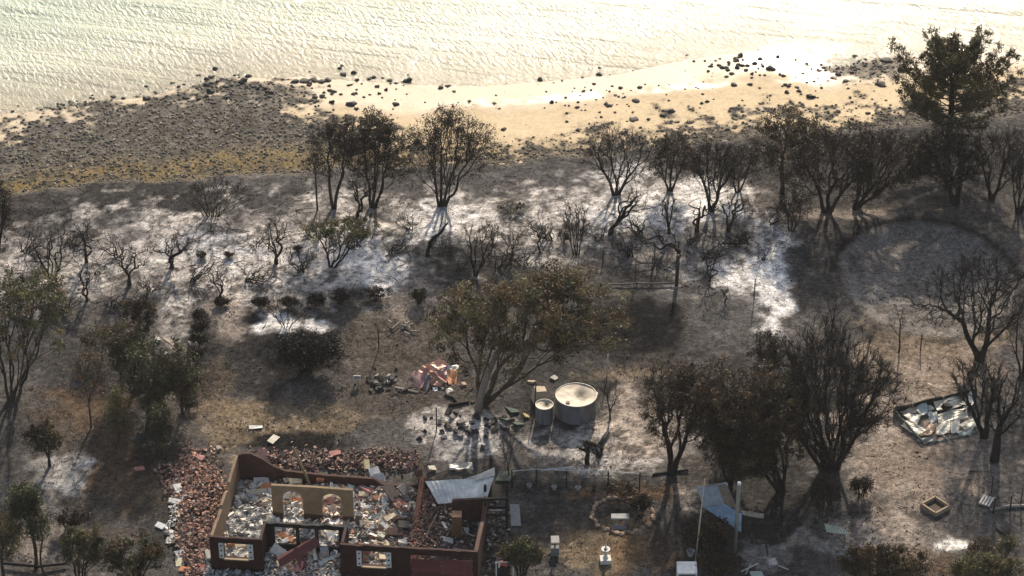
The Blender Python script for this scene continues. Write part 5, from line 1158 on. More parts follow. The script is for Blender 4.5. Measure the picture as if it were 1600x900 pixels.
# ------------------------------------------------------------------ water tanks
def tank(px_l, px_r, py_rim_c, py_bottom, label, seed):
    cx = (px_l + px_r) / 2
    fb = ground(cx, py_bottom); R = (px_r - px_l) / 2 * mpp(fb) * 1.02
    c = fb + np.array([0, R, 0]); c[2] = hz(c[0], c[1]); top = at_y(cx, py_rim_c, c[1])[2]; h = top - c[2]
    root = empty('water_tank', c); tag(root, label, 'water tank', 'corrugated water tanks')
    n = 64; zs = np.linspace(-.08, h, int(h / .035)); th = np.linspace(0, 2 * np.pi, n, endpoint=False)
    r = R - .012 + .012 * np.cos(zs / .105 * 2 * np.pi)
    r = r[:, None] * (1 + .006 * np.sin(th * 3 + seed) + .003 * np.sin(th * 11))[None]
    V = np.stack([r * np.cos(th), r * np.sin(th), np.broadcast_to(zs[:, None], r.shape)], -1)
    i_ = np.arange(len(zs) - 1)[:, None] * n; j_ = np.arange(n)[None]; k_ = (j_ + 1) % n
    col = np.array((.115, .115, .12))[None] * (1 + .5 * fbm(np.tile(th, len(zs)) * 4, np.repeat(zs, n) * .8, seed, 3) + .12 * (np.floor(np.tile(th, len(zs)) * 14 / 6.283) % 2))[:, None]
    m_ = MB(); m_.add(V.reshape(-1, 3), np.stack([i_ + j_, i_ + k_, i_ + n + k_, i_ + n + j_], -1).reshape(-1, 4), np.clip(col, .02, .6)); m_.build('tank_wall', M['sheet'], root)
    # sagging lid with soot stain
    rr = np.linspace(0, 1, 14); A, B_ = np.meshgrid(th, rr); x = A.ravel(); y = B_.ravel()
    X = np.cos(x) * y * (R - .03); Y = np.sin(x) * y * (R - .03)
    Z = h - .02 - .10 * (1 - y ** 2) - .14 * R * np.exp(-(((X - .25 * R) / (.3 * R)) ** 2 + ((Y - .1 * R) / (.45 * R)) ** 2)) + .02 * fbm(X * 2, Y * 2, seed + 3, 3)
    soot = np.clip(np.exp(-(((X - .22 * R) / (.26 * R)) ** 2 + ((Y - .15 * R) / (.42 * R)) ** 2)) * (1 + .4 * fbm(X * 3, Y * 3, seed + 9, 3)), 0, 1)
    lc = np.array((.50, .44, .35))[None] * (1 + .3 * fbm(X * 2, Y * 2, seed + 5, 3))[:, None] * (1 - .8 * soot[:, None])
    m_ = MB(); i_ = np.arange(len(rr) - 1)[:, None] * n
    m_.add(np.stack([X, Y, Z], 1), np.stack([i_ + j_, i_ + k_, i_ + n + k_, i_ + n + j_], -1).reshape(-1, 4), np.clip(lc, .03, .8)); m_.build('lid', M['paint'], root, smooth=True)
    m_ = MB(); t2 = np.linspace(0, 2 * np.pi, 49); m_.tube(np.stack([np.cos(t2) * R, np.sin(t2) * R, np.full(49, h)], 1), np.full(49, .03), 6, (.45, .43, .38), cap=False); m_.build('rim', M['sheet'], root, smooth=True)
    return root, R, h
t1, R1, h1 = tank(869, 932, 617, 664, 'large round corrugated tank with sooty dented lid', 3)
m_ = MB(); m_.tube([[-.42 * R1, -.62 * R1, h1 - .08], [-.42 * R1, -.62 * R1, h1 + .02]], [.14, .14], 12, (.14, .04, .03)); m_.build('hatch', M['paint'], t1)
m_ = MB(); m_.box((.98 * R1, .15 * R1, h1 * .9), (.22, .3, .25), None, (.5, .42, .3)); m_.build('outlet_box', M['paint'], t1)
t2, R2, h2 = tank(837, 864, 632, 664, 'small round corrugated tank left of the large one', 8)
o = slab(842, 609, .9, (.75, .6, 1.0), .3, (.1, .15), (.55, .46, .34), 'battered cream metal box behind the small tank', 'metal_box', 'box'); o.location[2] = .5
for (px, py, s, col, lab) in [(800, 640, (1.0, .6, .06), (.04, .06, .05), 'dark green sheet scrap left of the small tank'), (822, 650, (.6, .4, .1), (.3, .24, .12), 'ochre scrap left of the small tank'), (790, 655, (.7, .5, .06), (.07, .09, .08), 'green grey scrap under the gum'), (866, 590, (.6, .4, .1), (.32, .3, .27), 'pale scrap behind the tanks'), (830, 596, (.5, .4, .1), (.36, .3, .22), 'cream scrap behind the metal box'), (812, 662, (.5, .9, .06), (.05, .07, .06), 'dark sheet scrap in front of the ochre one')]:
    slab(px, py, .1, s, rng.random() * 3, (.3, .2), col, lab, 'metal_scrap', 'scrap')

# ------------------------------------------------------------------ heap of folded roofing sheets
RS = 'red sheets of the collapsed shed heap'
MAU = (.26, .15, .14); SAL = (.50, .26, .18); ORA = (.52, .25, .12)
for cor, col, lab in [
 ([(643, 583, .9), (665, 581, 1.2), (661, 606, .25), (648, 608, .1)], MAU, 'mauve sheet hanging at the left of the red sheet heap'),
 ([(665, 581, 1.2), (673, 589, 1.1), (668, 616, .05), (661, 613, .05)], (.10, .085, .09), 'dark upright sheet at the front of the red sheet heap'),
 ([(670, 569, 1.3), (687, 560, 1.75), (701, 568, 1.35), (686, 578, 1.2)], SAL, 'salmon sheet at the peak of the red sheet heap'),
 ([(656, 573, 1.15), (668, 568, 1.35), (683, 576, 1.2), (672, 578, 1.0)], SAL, 'salmon sheet left below the peak of the red sheet heap'),
 ([(646, 580, 1.0), (663, 575, 1.2), (680, 580, 1.15), (670, 585, 1.0)], (.30, .14, .11), 'red brown sheet across the left of the red sheet heap'),
 ([(673, 584, 1.1), (680, 580, 1.2), (701, 593, .6), (697, 599, .45)], (.33, .14, .12), 'red sheet sliding down the middle of the red sheet heap'),
 ([(684, 578, 1.2), (699, 571, 1.25), (698, 586, .75), (688, 587, .8)], (.24, .15, .15), 'grey mauve sheet below the peak of the red sheet heap'),
 ([(697, 578, .95), (715, 578, .85), (713, 600, .15), (701, 601, .15)], ORA, 'orange sheet hanging at the right of the red sheet heap'),
 ([(697, 571, 1.15), (717, 570, 1.0), (715, 577, .85), (699, 577, .9)], (.62, .55, .45), 'cream crumpled sheet at the upper right of the red sheet heap'),
 ([(671, 591, .8), (692, 600, .3), (688, 604, .2), (675, 602, .25)], (.45, .22, .17), 'salmon sheet low in the red sheet heap'),
 ([(689, 606, .06), (706, 606, .2), (710, 611, .12), (697, 616, .03)], (.55, .50, .44), 'cream sheet flat on the ground before the red sheet heap'),
 ([(676, 604, .3), (684, 604, .3), (684, 612, .05), (676, 612, .05)], (.38, .40, .42), 'small grey sheet at the foot of the red sheet heap')]:
    sheet('folded_sheet', lab, 'roof sheet', cor, tuple(min(.7, v_ * 1.35) for v_ in col), 0, 0, .07, RS, colvar=tuple(v_ * .6 for v_ in col), zs=.6)
stick('batten', 'long white batten pointing left from the red sheet heap', 'batten', [(618, 605, .12), (653, 613, .15)], .07, (.58, .5, .42), sides=4)
slab(724, 601, .12, (.3, .25, .3), .4, (.3, .2), (.6, .4, .3), 'small pink block right of the red sheet heap', 'block', 'block')
for k, (pts, r, lab) in enumerate([([(695, 617, .1), (708, 621, .15), (712, 628, .1)], .10, 'black log in front of the red sheet heap'), ([(701, 634, .12), (733, 628, .14)], .13, 'black log lying towards the foot of the gum'), ([(623, 613, .06), (660, 614, .08)], .06, 'thin black log under the white batten'),
     ([(916, 690, .2), (930, 695, .25), (941, 703, .2)], .17, 'black log forming the left arm of the Y on the ash'), ([(950, 676, .2), (940, 690, .2), (933, 700, .2)], .17, 'black log forming the right arm of the Y on the ash'), ([(934, 698, .2), (936, 714, .15)], .17, 'black log forming the stem of the Y on the ash'), ([(1020, 742, .1), (1075, 734, .15)], .10, 'black log lying at the foot of the big dark group'), ([(1548, 797, .12), (1575, 791, .15), (1606, 790, .12)], .10, 'pale grey log on the ground at the right edge'), ([(1556, 824, .06), (1575, 840, .06)], .06, 'thin black log above the right corner bush'), ([(5, 880, .2), (60, 885, .25), (105, 880, .2)], .10, 'black log across the lower left corner')]):
    stick('log', lab, 'log', pts, r, (.25, .24, .22) if 'pale' in lab else (.016, .015, .015))
# leaning limb of the gum, resting near the tanks
T('fallen_gum_limb', 'thick grey gum limb leaning low from the ground toward the right above the tanks', 'fallen limb', None, (748, 644), (850, 478, 990, 560), GUM, tips=60, leaves=26, lcol=SCORCH + OLIVE, first=.55, runit=.034, twist=.12, stems=1, bark=[(0.10, .085, .072), (.13, .11, .095)])

# charred blocks strewn near the tanks and the heap
for k in range(70):
    if k < 45: px, py = 735 + rng.normal() * 32, 662 + rng.normal() * 13; lab = 'charred block in the scatter on ash between the gum and the garage'; grp = 'charred blocks on ash below the gum'
    else: px, py = 608 + rng.normal() * 20, 598 + rng.normal() * 10; lab = 'small black lump in the scatter left of the red sheet heap'; grp = 'black lumps left of the heap'
    p = ground(px, py); s = .12 + .22 * rng.random()
    o = slab(px, py, p[2] + s * .2, (s * 1.6, s, s * .7), rng.random() * 3, (.3 * rng.normal(), .3 * rng.normal()), (.03, .03, .03) if rng.random() < .75 else (.2, .19, .18), lab, 'charred_block', 'block', grp, .25)
# heap of pale sticks
p0 = ground(633, 512); B = empty('stick_heap', p0); tag(B, 'small heap of pale burnt sticks on the brown ground above the red sheet heap', 'stick heap')
for k in range(14):
    a = rng.random() * 6.28; L_ = .4 + .6 * rng.random(); d = np.array([math.cos(a), math.sin(a), .1]); q = rng.normal(size=3) * [.5, .5, 0] + [0, 0, .06 + .02 * k]
    m_ = MB(); m_.tube([q - d * L_ * .5, q + d * L_ * .5], [.05, .035], 5, (.38, .33, .29) if k % 3 else (.03, .03, .03)); m_.build('stick', M['rubble'], B)

# ------------------------------------------------------------------ posts, poles, fences
upright('concrete_pole', 'tall grey concrete pole with white cap in front of the blue shed roof', 'pole', 1148, 862, 5.35, .125, (.23, .23, .20), (.004, 0), sides=12)
pl = bpy.data.objects['concrete_pole']; m_ = MB(); m_.tube([[.021, 0, 5.35], [.021, 0, 5.47]], [.13, .11], 12, (.7, .7, .68)); m_.build('cap', M['paint'], pl)
upright('thin_pole', 'thin pale pole leaning slightly beside the white stand', 'pole', 1086, 882, 6.7, .05, (.50, .40, .30), (.05, 0), r2=.03)
for px, py, h, lab in [(682, 673, 1.9, 'thin dark stake on ash behind the house'), (592, 545, 1.9, 'thin dark stake on the brown ground above the white sign'), (948, 590, 1.9, 'pale thin stake right of the central gum'), (1438, 548, 1.4, 'thin stake on the tan track below the dam'), (1552, 800, 1.2, 'dark fence stake by the pale log at the right edge'), (1574, 852, 1.3, 'thin stake above the right corner bush'), (1549, 770, 1.3, 'black stake below the forked tree at the right'), (1594, 790, 1.4, 'dark stake cut near the right picture edge'), (835, 640, 2.2, 'dark stake standing behind the small tank')]:
    upright('stake', lab, 'stake', px, py, h, .045, (.5, .42, .34) if 'pale' in lab else (.05, .042, .036), (rng.normal() * .02, 0))
def fence(name, label, posts, hgt, rails, post_col, rail_r=.012, top_bar=None):
    P_ = [ground(*p) for p in posts]; B = empty(name, P_[0]); tag(B, label, 'fence'); o0 = P_[0]
    for p in P_:
        m_ = MB(); m_.tube([p - o0 - [0, 0, .1], p - o0 + [0, 0, hgt]], [.05, .045], 6, post_col); m_.build('post', M['char'], B)
    for z in rails:
        m_ = MB(); pts = []
        for a, b in zip(P_[:-1], P_[1:]):
            pts += [a - o0 + [0, .05, z], (a + b) / 2 - o0 + [0, .05, z - .05]]
        pts.append(P_[-1] - o0 + [0, .05, z]); m_.tube(pts, np.full(len(pts), rail_r), 5, (.12, .11, .10)); m_.build('wire', M['rubble'], B)
    if top_bar:
        m_ = MB(); m_.tube([p - o0 + [0, -.06, hgt * .96] for p in P_], np.full(len(P_), top_bar), 5, (.42, .42, .42)); m_.build('top_rail', M['rubble'], B)
fence('wire_fence', 'pale-railed wire fence across the yard behind the garden bed', [(800, 762), (838, 759), (885, 761), (950, 763), (999, 766)], 1.45, (.5, 1.0), (.02, .02, .02), .014, .03)
fence('wire_fence', 'charred wire fence at the right picture edge', [(1552, 802), (1578, 798), (1604, 794)], 1.2, (.4, .9), (.03, .028, .025))
fence('charred_rail', 'charred post and low rail at the corner of the dark paddock', [(938, 448), (995, 447), (1056, 446)], .35, (.2,), (.03, .027, .025), .07)
upright('charred_post', 'tall charred corner post at the end of the low rail', 'post', 1057, 446, 2.6, .14, (.05, .045, .042), (.01, 0))
fence('wire_fence', 'thin charred fence posts behind the dark paddock', [(942, 412), (980, 405), (1023, 402), (1060, 398)], 1.2, (.6, 1.05), (.03, .027, .025))
for px, py, h, lab in [(993, 437, 1.8, 'thin charred stake, left of two in the dark paddock'), (1018, 436, 1.1, 'short charred stake, right of two in the dark paddock'), (1178, 470, 1.9, 'thin charred stake at the edge of the white ash strip')]:
    upright('stake', lab, 'stake', px, py, h, .04, (.04, .036, .034))
sheet('fallen_pipe_sheet', 'flattened pale strip lying over the fence left of the tanks path', 'sheet', [(845, 733, .6), (895, 728, .8), (895, 732, .7), (845, 736, .5)], (.4, .41, .42), 2, .02, .03)

# ------------------------------------------------------------------ blue shed roof and the yard pieces
BS = 'sheets of the collapsed blue shed'
sheet('shed_roof_sheet', 'blue grey corrugated roof sheet forming the upper slope of the collapsed shed', 'roof sheet', [(1089, 764, 1.7), (1121, 758, 2.0), (1132, 787, 1.55), (1099, 793, 1.35)], (.30, .34, .37), 9, .025, .04, BS, seed=4)
sheet('shed_roof_sheet', 'bright blue corrugated sheet hanging down the front of the collapsed shed', 'roof sheet', [(1100, 793, 1.3), (1132, 787, 1.5), (1159, 803, 1.2), (1158, 832, .1)], (.33, .44, .56), 9, .03, .04, BS, seed=6)
sheet('shed_roof_sheet', 'rust brown corrugated sheet on the shaded side of the collapsed shed', 'roof sheet', [(1121, 758, 2.0), (1136, 755, 1.9), (1152, 796, 1.2), (1132, 787, 1.5)], (.26, .20, .14), 5, .025, .04, BS, seed=8)
sheet('shed_roof_sheet', 'thin pale sheet edge along the top of the collapsed shed', 'roof sheet', [(1084, 762, 1.6), (1135, 753, 2.0), (1138, 758, 1.9), (1092, 766, 1.5)], (.42, .42, .42), 3, .02, .03, BS, seed=9)
sheet('shed_roof_sheet', 'long pale sheet lying right of the concrete pole', 'roof sheet', [(1156, 797, .4), (1194, 803, .25), (1193, 811, .05), (1160, 804, .15)], (.45, .40, .34), 4, .025, .04, BS, seed=11)
for px, py in ((1099, 800), (1135, 793), (1125, 775)):
    upright('charred_post', ['charred post under the left corner of the blue shed roof', 'charred post under the right corner of the blue shed roof', 'charred post under the ridge of the blue shed roof'][(1099, 1135, 1125).index(px)], 'post', px, py + 25, 1.15, .06, (.02, .02, .02))
# white stand in front of the thin pole
c0 = ground(1072, 915); B = empty('white_stand', c0); tag(B, 'white roofed stand cut by the bottom edge beside the thin pole', 'stand'); S1 = mpp(c0)
wv_ = 15.5 * S1
m_ = MB(); m_.hexa(np.array([[x * wv_, y * .42, 1.35 + z + .12 * y] for z in (0, .1) for x, y in ((-1, -1), (1, -1), (1, 1), (-1, 1))]), (.72, .71, .69)); m_.build('top', M['paint'], B)
m_ = MB(); m_.box((0, 0, .95), (2 * wv_ * .86, .7, .3), None, (.10, .11, .11)); m_.build('dark_underside', M['paint'], B)  # dark box filling in the stand's dark underside
for sx_ in (-1, 1):
    for sy_ in (-1, 1):
        m_ = MB(); m_.box((sx_ * wv_ * .93, sy_ * .37, .64 + .05 * sy_), (.09, .09, 1.3 + .1 * sy_), None, (.62, .61, .58)); m_.build('leg', M['paint'], B)
# buckets
def bucket(px, py, r, col, label):
    p = ground(px, py); B = empty('bucket', p); tag(B, label, 'bucket'); m_ = MB(); n = 16; th = np.linspace(0, 2 * np.pi, n, endpoint=False)
    prof = [(.7, 0), (1, 1.6), (.9, 1.6), (.62, .1), (.01, .1)]
    V = np.concatenate([np.stack([np.cos(th) * a * r, np.sin(th) * a * r, np.full(n, z * r)], 1) for a, z in prof]); i_ = np.arange(len(prof) - 1)[:, None] * n; j_ = np.arange(n)[None]
    m_.add(V, np.stack([i_ + j_, i_ + (j_ + 1) % n, i_ + n + (j_ + 1) % n, i_ + n + j_], -1).reshape(-1, 4), col); m_.build('shell', M['paint'], B)
    m_ = MB(); t_ = np.linspace(0, 2 * np.pi, 25); m_.tube(np.stack([np.cos(t_) * r, np.sin(t_) * r, np.full(25, 1.6 * r)], 1), np.full(25, .025), 5, col, cap=False); m_.build('rim', M['paint'], B)
bucket(1079, 868, .24, (.32, .34, .35), 'grey bucket behind the white stand'); bucket(1140, 886, .17, (.4, .4, .39), 'small pale bucket at the foot of the concrete pole')
for px, py, lab in [(827, 762, 'grey pot at the left end of the yard fence'), (928, 766, 'dark pot at the yard fence left of the garden bed'), (866, 765, 'grey pot at the yard fence below the fallen strip'), (903, 766, 'pale pot third along the yard fence')]:
    bucket(px, py, .16, (.3, .29, .28) if 'dark' not in lab else (.04, .04, .04), lab)
# burnt trailer frame
c0 = ground(1196, 858); B = empty('trailer_frame', c0); tag(B, 'rusted black trailer frame on the ash right of the concrete pole', 'trailer')
BK = (.03, .026, .024)
def bar(name, pts, r=.05, col=BK, parent=B, sides=4, mat_=None):
    m_ = MB(); m_.tube(np.array(pts, float), np.full(len(pts), r), sides, col); return m_.build(name, mat_ or M['rubble'], parent)
for x_ in (-.62, .62): bar('side_rail', [[x_, -.1, .55], [x_, 1.5, .55]])
for y_ in (-.1, .5, 1.0, 1.5): bar('cross_bar', [[-.62, y_, .55], [.62, y_, .55]], .04)
bar('head_board', [[-.7, 1.5, .95], [.7, 1.5, .95]], .09); bar('draw_bar', [[0, -.1, .55], [0.02, -1.1, .4]], .05); bar('axle', [[-.8, .65, .35], [.8, .65, .35]], .045)
for x_ in (-.7, .7): bar('upright', [[x_, 1.5, .5], [x_, 1.5, 1.0]], .05)
for x_ in (-.82, .82): bar('wheel', [[x_ - .07, .65, .34], [x_ + .07, .65, .34]], .34, (.05, .045, .042), sides=14)
# slatted scraps near the trailer
for pts, r, col, lab in [([(1158, 893, .1), (1185, 880, .2)], .06, (.5, .49, .46), 'long white slat crossing another left of the trailer drawbar'), ([(1165, 897, .1), (1173, 881, .15)], .045, (.4, .4, .38), 'short white slat crossing the long one'), ([(1215, 883, .08), (1232, 890, .08)], .06, (.4, .4, .4), 'pale slat right of the trailer'), ([(1222, 893, .06), (1262, 897, .06)], .05, (.05, .05, .05), 'dark pipe on the grass right of the trailer')]:
    stick('slat', lab, 'slat', pts, r, col, sides=4)
slab(1183, 898, .15, (.8, .6, .06), .2, (.1, .2), (.33, .42, .38), 'teal sheet scrap at the bottom edge left of the trailer', 'metal_scrap', 'scrap'); slab(1206, 880, .15, (.6, .5, .3), .4, (.2, .2), (.3, .3, .3), 'grey stone in front of the trailer', 'stone', 'stone')
# bench of sheet iron
c0 = ground(1307, 838); B = empty('sheet_bench', c0); tag(B, 'low bench with pale green ribbed top on the ash right of the trailer', 'bench')
sheet('top', None, None, [(1288, 818, .62), (1319, 824, .62), (1326, 836, .5), (1291, 831, .5)], (.36, .38, .32), 7, .02, .02, parent=B)
for x_ in (-.5, .55): bar('leg', [[x_, .25, 0], [x_, .25, .5]], .05, parent=B)
# square sand box
c0 = ground(1461, 794); B = empty('square_planter', c0); tag(B, 'square empty wooden planter frame lying diagonally on the track', 'planter')
hs = .62
for k in range(4):
    R_ = rotm(math.radians(38) + k * math.pi / 2); m_ = MB(); m_.box(np.array([0, hs, .15]) @ R_.T, (2 * hs + .12 * (k % 2 == 0), .12, .34), R_, (.30, .235, .165)); m_.build('board', M['rubble'], B)
m_ = MB(); m_.box((0, 0, .05), (2 * hs - .16, 2 * hs - .16, .06), rotm(math.radians(38)), (.06, .048, .038)); m_.build('soil', M['rubble'], B)
# small pale pallet
c0 = ground(1541, 785); B = empty('pallet', c0); tag(B, 'small white slatted pallet below the bare trees at the right', 'pallet'); R_ = rotm(math.radians(62))
for k in range(4):
    m_ = MB(); m_.box(np.array([0, -.3 + .2 * k, .16]) @ R_.T, (1.0, .13, .04), R_, (.58, .55, .5)); m_.build('slat', M['rubble'], B)
for k in (-1, 1):
    m_ = MB(); m_.box(np.array([.38 * k, 0, .07]) @ R_.T, (.08, .75, .135), R_, (.4, .37, .33)); m_.build('bearer', M['rubble'], B)
# straw sticks next to the pallet
# garden bed with stone edging
c0 = ground(972, 805); B = empty('garden_bed', c0); tag(B, 'oval garden bed edged with pale stones around a stone seat', 'garden bed')
sc_ = mpp(c0)
for k in range(46):
    a = 2 * math.pi * k / 46
    if 0.35 < a < .62: continue
    ex_, ey_ = 47 * sc_ * math.cos(a), 25 * sc_ / .56 * math.sin(a)
    x_, y_ = c0[0] + ex_ + .07 * rng.normal(), c0[1] + ey_ + .07 * rng.normal()
    m_ = MB(); s = .12 + .05 * rng.random(); v, f = ICO1
    m_.add(v * [s * 1.4, s, s * .8] * (1 + .15 * rng.normal(size=(len(v), 1))) @ rotm(math.atan2(25 / .56 * math.cos(a), -47 * math.sin(a))).T, f, np.array((.34, .24, .17)) * (.7 + .5 * rng.random()))
    o = m_.build('edging_stone', M['rock'], B); o.location = (x_ - c0[0], y_ - c0[1], hz(x_, y_) - c0[2] + .05)
c1 = ground(969, 820); B = empty('stone_bench', c1); tag(B, 'low grey stone seat inside the oval garden bed', 'bench')
for nm, pos, sz, col in (('seat', (0, .2, .52), (1.15, .5, .09), (.30, .30, .29)), ('leg', (-.42, .2, .235), (.14, .4, .47), (.17, .17, .17)), ('leg', (.42, .2, .235), (.14, .4, .47), (.17, .17, .17)), ('step', (-.1, -.35, .07), (1.0, .4, .12), (.16, .16, .16))):
    m_ = MB(); m_.box(pos, sz, None, col, .02); m_.build(nm, M['rubble'], B)
# bird bath ornament
c0 = ground(946, 879); B = empty('bird_bath', c0); tag(B, 'white stone bird bath with square base on the straw lawn', 'bird bath')
def lathe(name, prof, col, parent, mat_=None, n=20, off=(0, 0, 0)):
    th = np.linspace(0, 2 * np.pi, n, endpoint=False); V = np.concatenate([np.stack([np.cos(th) * max(a, .001), np.sin(th) * max(a, .001), np.full(n, z)], 1) for a, z in prof]) + off
    i_ = np.arange(len(prof) - 1)[:, None] * n; j_ = np.arange(n)[None]; m_ = MB(); m_.add(V, np.stack([i_ + j_, i_ + (j_ + 1) % n, i_ + n + (j_ + 1) % n, i_ + n + j_], -1).reshape(-1, 4), col); return m_.build(name, mat_ or M['paint'], parent, smooth=True)
m_ = MB(); m_.box((0, .1, .14), (.68, .6, .3), rotm(.1), (.50, .49, .45), .03); m_.build('base', M['paint'], B)
lathe('pedestal', [(.2, .28), (.12, .4), (.1, .75), (.16, .9)], (.52, .5, .46), B, off=(0, .1, 0))
lathe('bowl', [(.05, .88), (.26, .93), (.29, 1.0), (.24, 1.0), (.1, .94), (0, .93)], (.62, .6, .56), B, off=(0, .1, 0))
lathe('basin_hole', [(.13, .965), (0, .966)], (.03, .03, .03), B, off=(0, .1, 0)); lathe('finial', [(.05, .95), (.05, 1.1), (.08, 1.15), (0, 1.28)], (.5, .48, .44), B, off=(0, .24, 0))
# white box on a stand
c0 = ground(867, 868); B = empty('letter_box', c0); tag(B, 'white topped box on a grey stand on the straw lawn', 'letter box')
m_ = MB(); m_.box((0, .1, .3), (.5, .35, .62), None, (.16, .17, .18), .03); m_.build('stand', M['rubble'], B)
m_ = MB(); m_.box((0, .1, .85), (.1, .1, .6), None, (.10, .09, .08)); m_.build('post', M['rubble'], B)
m_ = MB(); m_.box((0, .05, 1.22), (.52, .5, .16), rotm(.05, .35), (.66, .6, .5)); m_.build('top', M['paint'], B)
# small white sign on legs
c0 = ground(558, 600); B = empty('white_sign', c0); tag(B, 'small white framed sign on two legs on the brown ground', 'sign')
for pos, sz, nm in (((0, 0, .68), (.50, .05, .07), 'frame_bar'), ((0, 0, .40), (.50, .05, .07), 'frame_bar'), ((-.22, 0, .54), (.07, .05, .21), 'frame_bar'), ((.22, 0, .54), (.07, .05, .21), 'frame_bar'), ((-.15, 0, .18), (.06, .06, .38), 'leg'), ((.15, 0, .18), (.06, .06, .38), 'leg'), ((0, .01, .54), (.36, .02, .2), 'panel')):
    m_ = MB(); m_.box(pos, sz, None, (.5, .48, .44) if nm != 'panel' else (.25, .25, .24)); m_.build(nm, M['paint'], B)
slab(603, 597, .12, (.3, .2, .2), .4, (.2, .2), (.5, .5, .48), 'small white box among the black lumps', 'small_box', 'box')
# planks and scraps at the left beside the hedge column
for k, (px, py, s, rz, col, lab) in enumerate([(268, 538, (1.3, .22, .08), -.6, (.42, .33, .25), 'long tan plank left of the hedge column'), (283, 545, (1.1, .18, .08), -.7, (.36, .24, .17), 'brown plank crossing near the hedge column'), (302, 536, (.6, .5, .08), .5, (.45, .42, .30), 'cream sheet scrap against the hedge column'), (246, 530, (.4, .35, .2), .3, (.45, .42, .38), 'pale block left of the planks'), (258, 552, (.5, .15, .08), 1.2, (.5, .46, .4), 'short white batten below the planks')]):
    slab(px, py, .3 if k < 3 else .1, s, rz, (.1, .3), col, lab, 'plank', 'plank')

# ------------------------------------------------------------------ collapsed shed at the right
S0 = ground(1396, 632); SH = empty('collapsed_shed', S0); tag(SH, 'collapsed shed outline with black back wall and low green grey side walls', 'shed')
def swall(a, b, h0, h1, col, nm='wall', th=.08, zb=0.0, lean=0.0):
    A_ = ground(*a) - S0; B_ = ground(*b) - S0; d = B_ - A_; d[2] = 0; L_ = np.linalg.norm(d); d /= L_; nn = np.array([-d[1], d[0], 0]); m_ = MB(); n = 10
    for k in range(n):
        s0, s1 = k / n, (k + 1) / n; f = lambda s: h0 + (h1 - h0) * s + .05 * math.sin(s * 14 + a[0])
        q = []
        for up_ in (0, 1):
            for s, e in ((s0, -1), (s1, -1), (s1, 1), (s0, 1)):
                q.append(A_ + (B_ - A_) * s + nn * e * th / 2 + np.array([0, 0, (f(s) if up_ else zb - .08)]) + nn * lean * (f(s) if up_ else 0))
        m_.hexa(np.array(q), col)
    return m_.build(nm, M['rubble'], SH)
swall((1397, 648), (1525, 622), .62, .8, (.018, .018, .017)); swall((1396, 648), (1441, 694), .5, .25, (.11, .13, .11)); swall((1442, 695), (1468, 690), .16, .12, (.12, .14, .13)); swall((1470, 690), (1528, 676), .1, .14, (.15, .16, .14))
for px, py in ((1399, 643), (1424, 640), (1472, 630)):
    q = ground(px, py) - S0; m_ = MB(); m_.box(q + [0, -.25, .36], (.1, .1, .75), None, (.30, .26, .2)); m_.build('post', M['rubble'], SH)
SSH = 'crumpled sheets inside the collapsed shed'
CS = (.60, .56, .45); GS_ = (.36, .40, .38); PS = (.52, .36, .24)
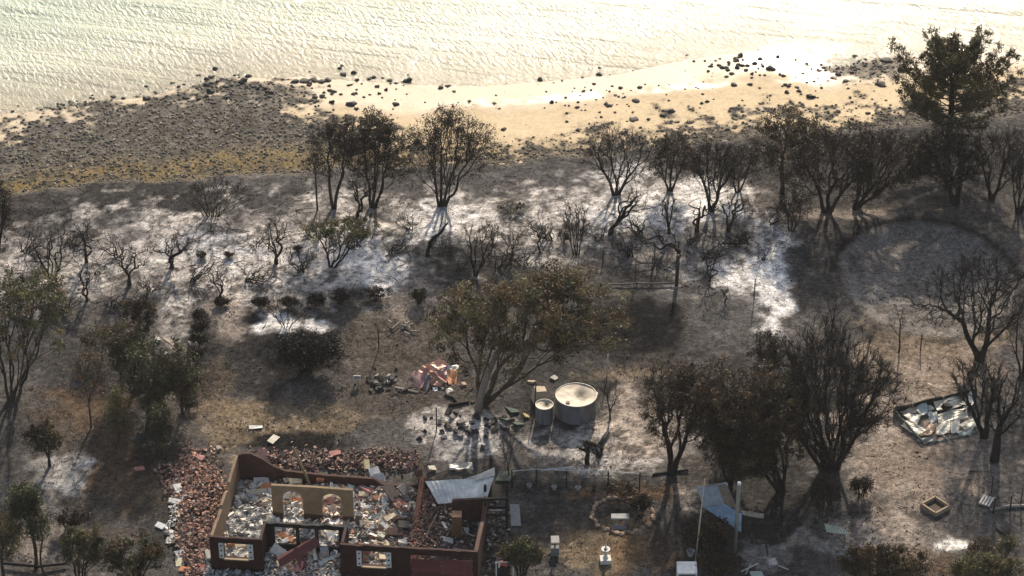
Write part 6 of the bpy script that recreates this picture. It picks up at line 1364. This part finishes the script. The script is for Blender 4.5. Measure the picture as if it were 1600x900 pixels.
for cor, col, lab in [
 ([(1405, 640, .5), (1432, 634, .55), (1436, 645, .35), (1411, 648, .3)], (.5, .42, .34), 'pinkish sheet at the upper left inside the collapsed shed'),
 ([(1428, 632, .7), (1447, 628, .75), (1451, 645, .45), (1437, 650, .35)], GS_, 'grey bowed sheet near the back wall of the collapsed shed'),
 ([(1408, 646, .4), (1440, 648, .5), (1432, 663, .3), (1420, 658, .25)], CS, 'long cream curled sheet at the left inside the collapsed shed'),
 ([(1458, 625, .8), (1500, 619, .8), (1506, 634, .5), (1464, 642, .45)], (.66, .60, .48), 'large bright cream sheet under the back wall of the collapsed shed'),
 ([(1450, 645, .5), (1463, 642, .55), (1468, 657, .35), (1454, 662, .25)], GS_, 'blue grey sheet in the middle of the collapsed shed'),
 ([(1408, 664, .45), (1416, 657, .5), (1448, 671, .45), (1434, 681, .3)], CS, 'cream sheet hanging over the front left wall of the collapsed shed'),
 ([(1440, 678, .3), (1455, 660, .5), (1464, 662, .45), (1455, 679, .3)], PS, 'tan folded sheet at the front of the collapsed shed'),
 ([(1464, 646, .5), (1510, 638, .6), (1513, 650, .4), (1466, 662, .4)], (.5, .46, .38), 'wide wavy cream sheet across the middle of the collapsed shed'),
 ([(1463, 662, .4), (1485, 656, .5), (1484, 676, .2), (1462, 680, .2)], (.44, .42, .36), 'flat grey cream sheet at the front middle of the collapsed shed'),
 ([(1484, 658, .6), (1500, 655, .6), (1499, 675, .2), (1486, 677, .2)], (.64, .58, .48), 'upright cream sheet at the front right of the collapsed shed'),
 ([(1498, 662, .6), (1527, 650, .6), (1530, 664, .35), (1506, 672, .3)], CS, 'cream sheet bent over the front right of the collapsed shed'),
 ([(1495, 676, .3), (1522, 667, .4), (1518, 679, .1), (1500, 683, .1)], GS_, 'grey green sheet lying outside the front right of the collapsed shed'),
 ([(1432, 686, .3), (1460, 683, .3), (1457, 690, .08), (1437, 692, .05)], (.28, .31, .3), 'grey sheet lying outside the front of the collapsed shed'),
 ([(1500, 622, .8), (1518, 612, 1.0), (1522, 630, .6), (1508, 640, .5)], GS_, 'grey sheet leaning at the back right of the collapsed shed'),
 ([(1440, 631, .7), (1456, 633, .7), (1460, 640, .5), (1450, 641, .5)], (.42, .42, .37), 'narrow grey sheet right of the bowed one in the collapsed shed')]:
    sheet('crumpled_sheet', lab, 'roof sheet', cor, tuple(min(.75, v_ * 1.15) for v_ in col), 0, 0, .09, SSH, colvar=tuple(v_ * .65 for v_ in col), zs=.6)
slab(1479, 635, .6, (.55, .35, .3), .5, (.2, .2), (.02, .02, .02), 'black scorched drum lying on the cream sheets of the shed', 'burnt_drum', 'drum', jit=.25)
stick('batten', 'white batten leaning out behind the collapsed shed', 'batten', [(1450, 599, .1), (1475, 612, .5)], .05, (.55, .48, .38), sides=4)
stick('batten', 'white batten on the ground before the collapsed shed', 'batten', [(1470, 676, .3), (1484, 690, .08)], .05, (.5, .5, .46), sides=4)

# ------------------------------------------------------------------ thin smoke haze in the air
hm = bpy.data.materials.new('smoke_haze'); hm.use_nodes = True
hn = hm.node_tree.nodes; hn.remove(hn['Principled BSDF'])
pv = hn.new('ShaderNodeVolumePrincipled'); pv.inputs['Color'].default_value = (0.93, 0.92, 0.92, 1); pv.inputs['Density'].default_value = 0.00008; pv.inputs['Anisotropy'].default_value = 0.2
hm.node_tree.links.new(pv.outputs[0], hn['Material Output'].inputs['Volume'])
mb = MB(); mb.box((0, 2000, 49), (24000, 24000, 110)); hz_o = mb.build('haze', hm)
hz_o['kind'] = 'stuff'; hz_o['label'] = 'thin pale smoke haze hanging over the burnt coast'; hz_o['category'] = 'haze'
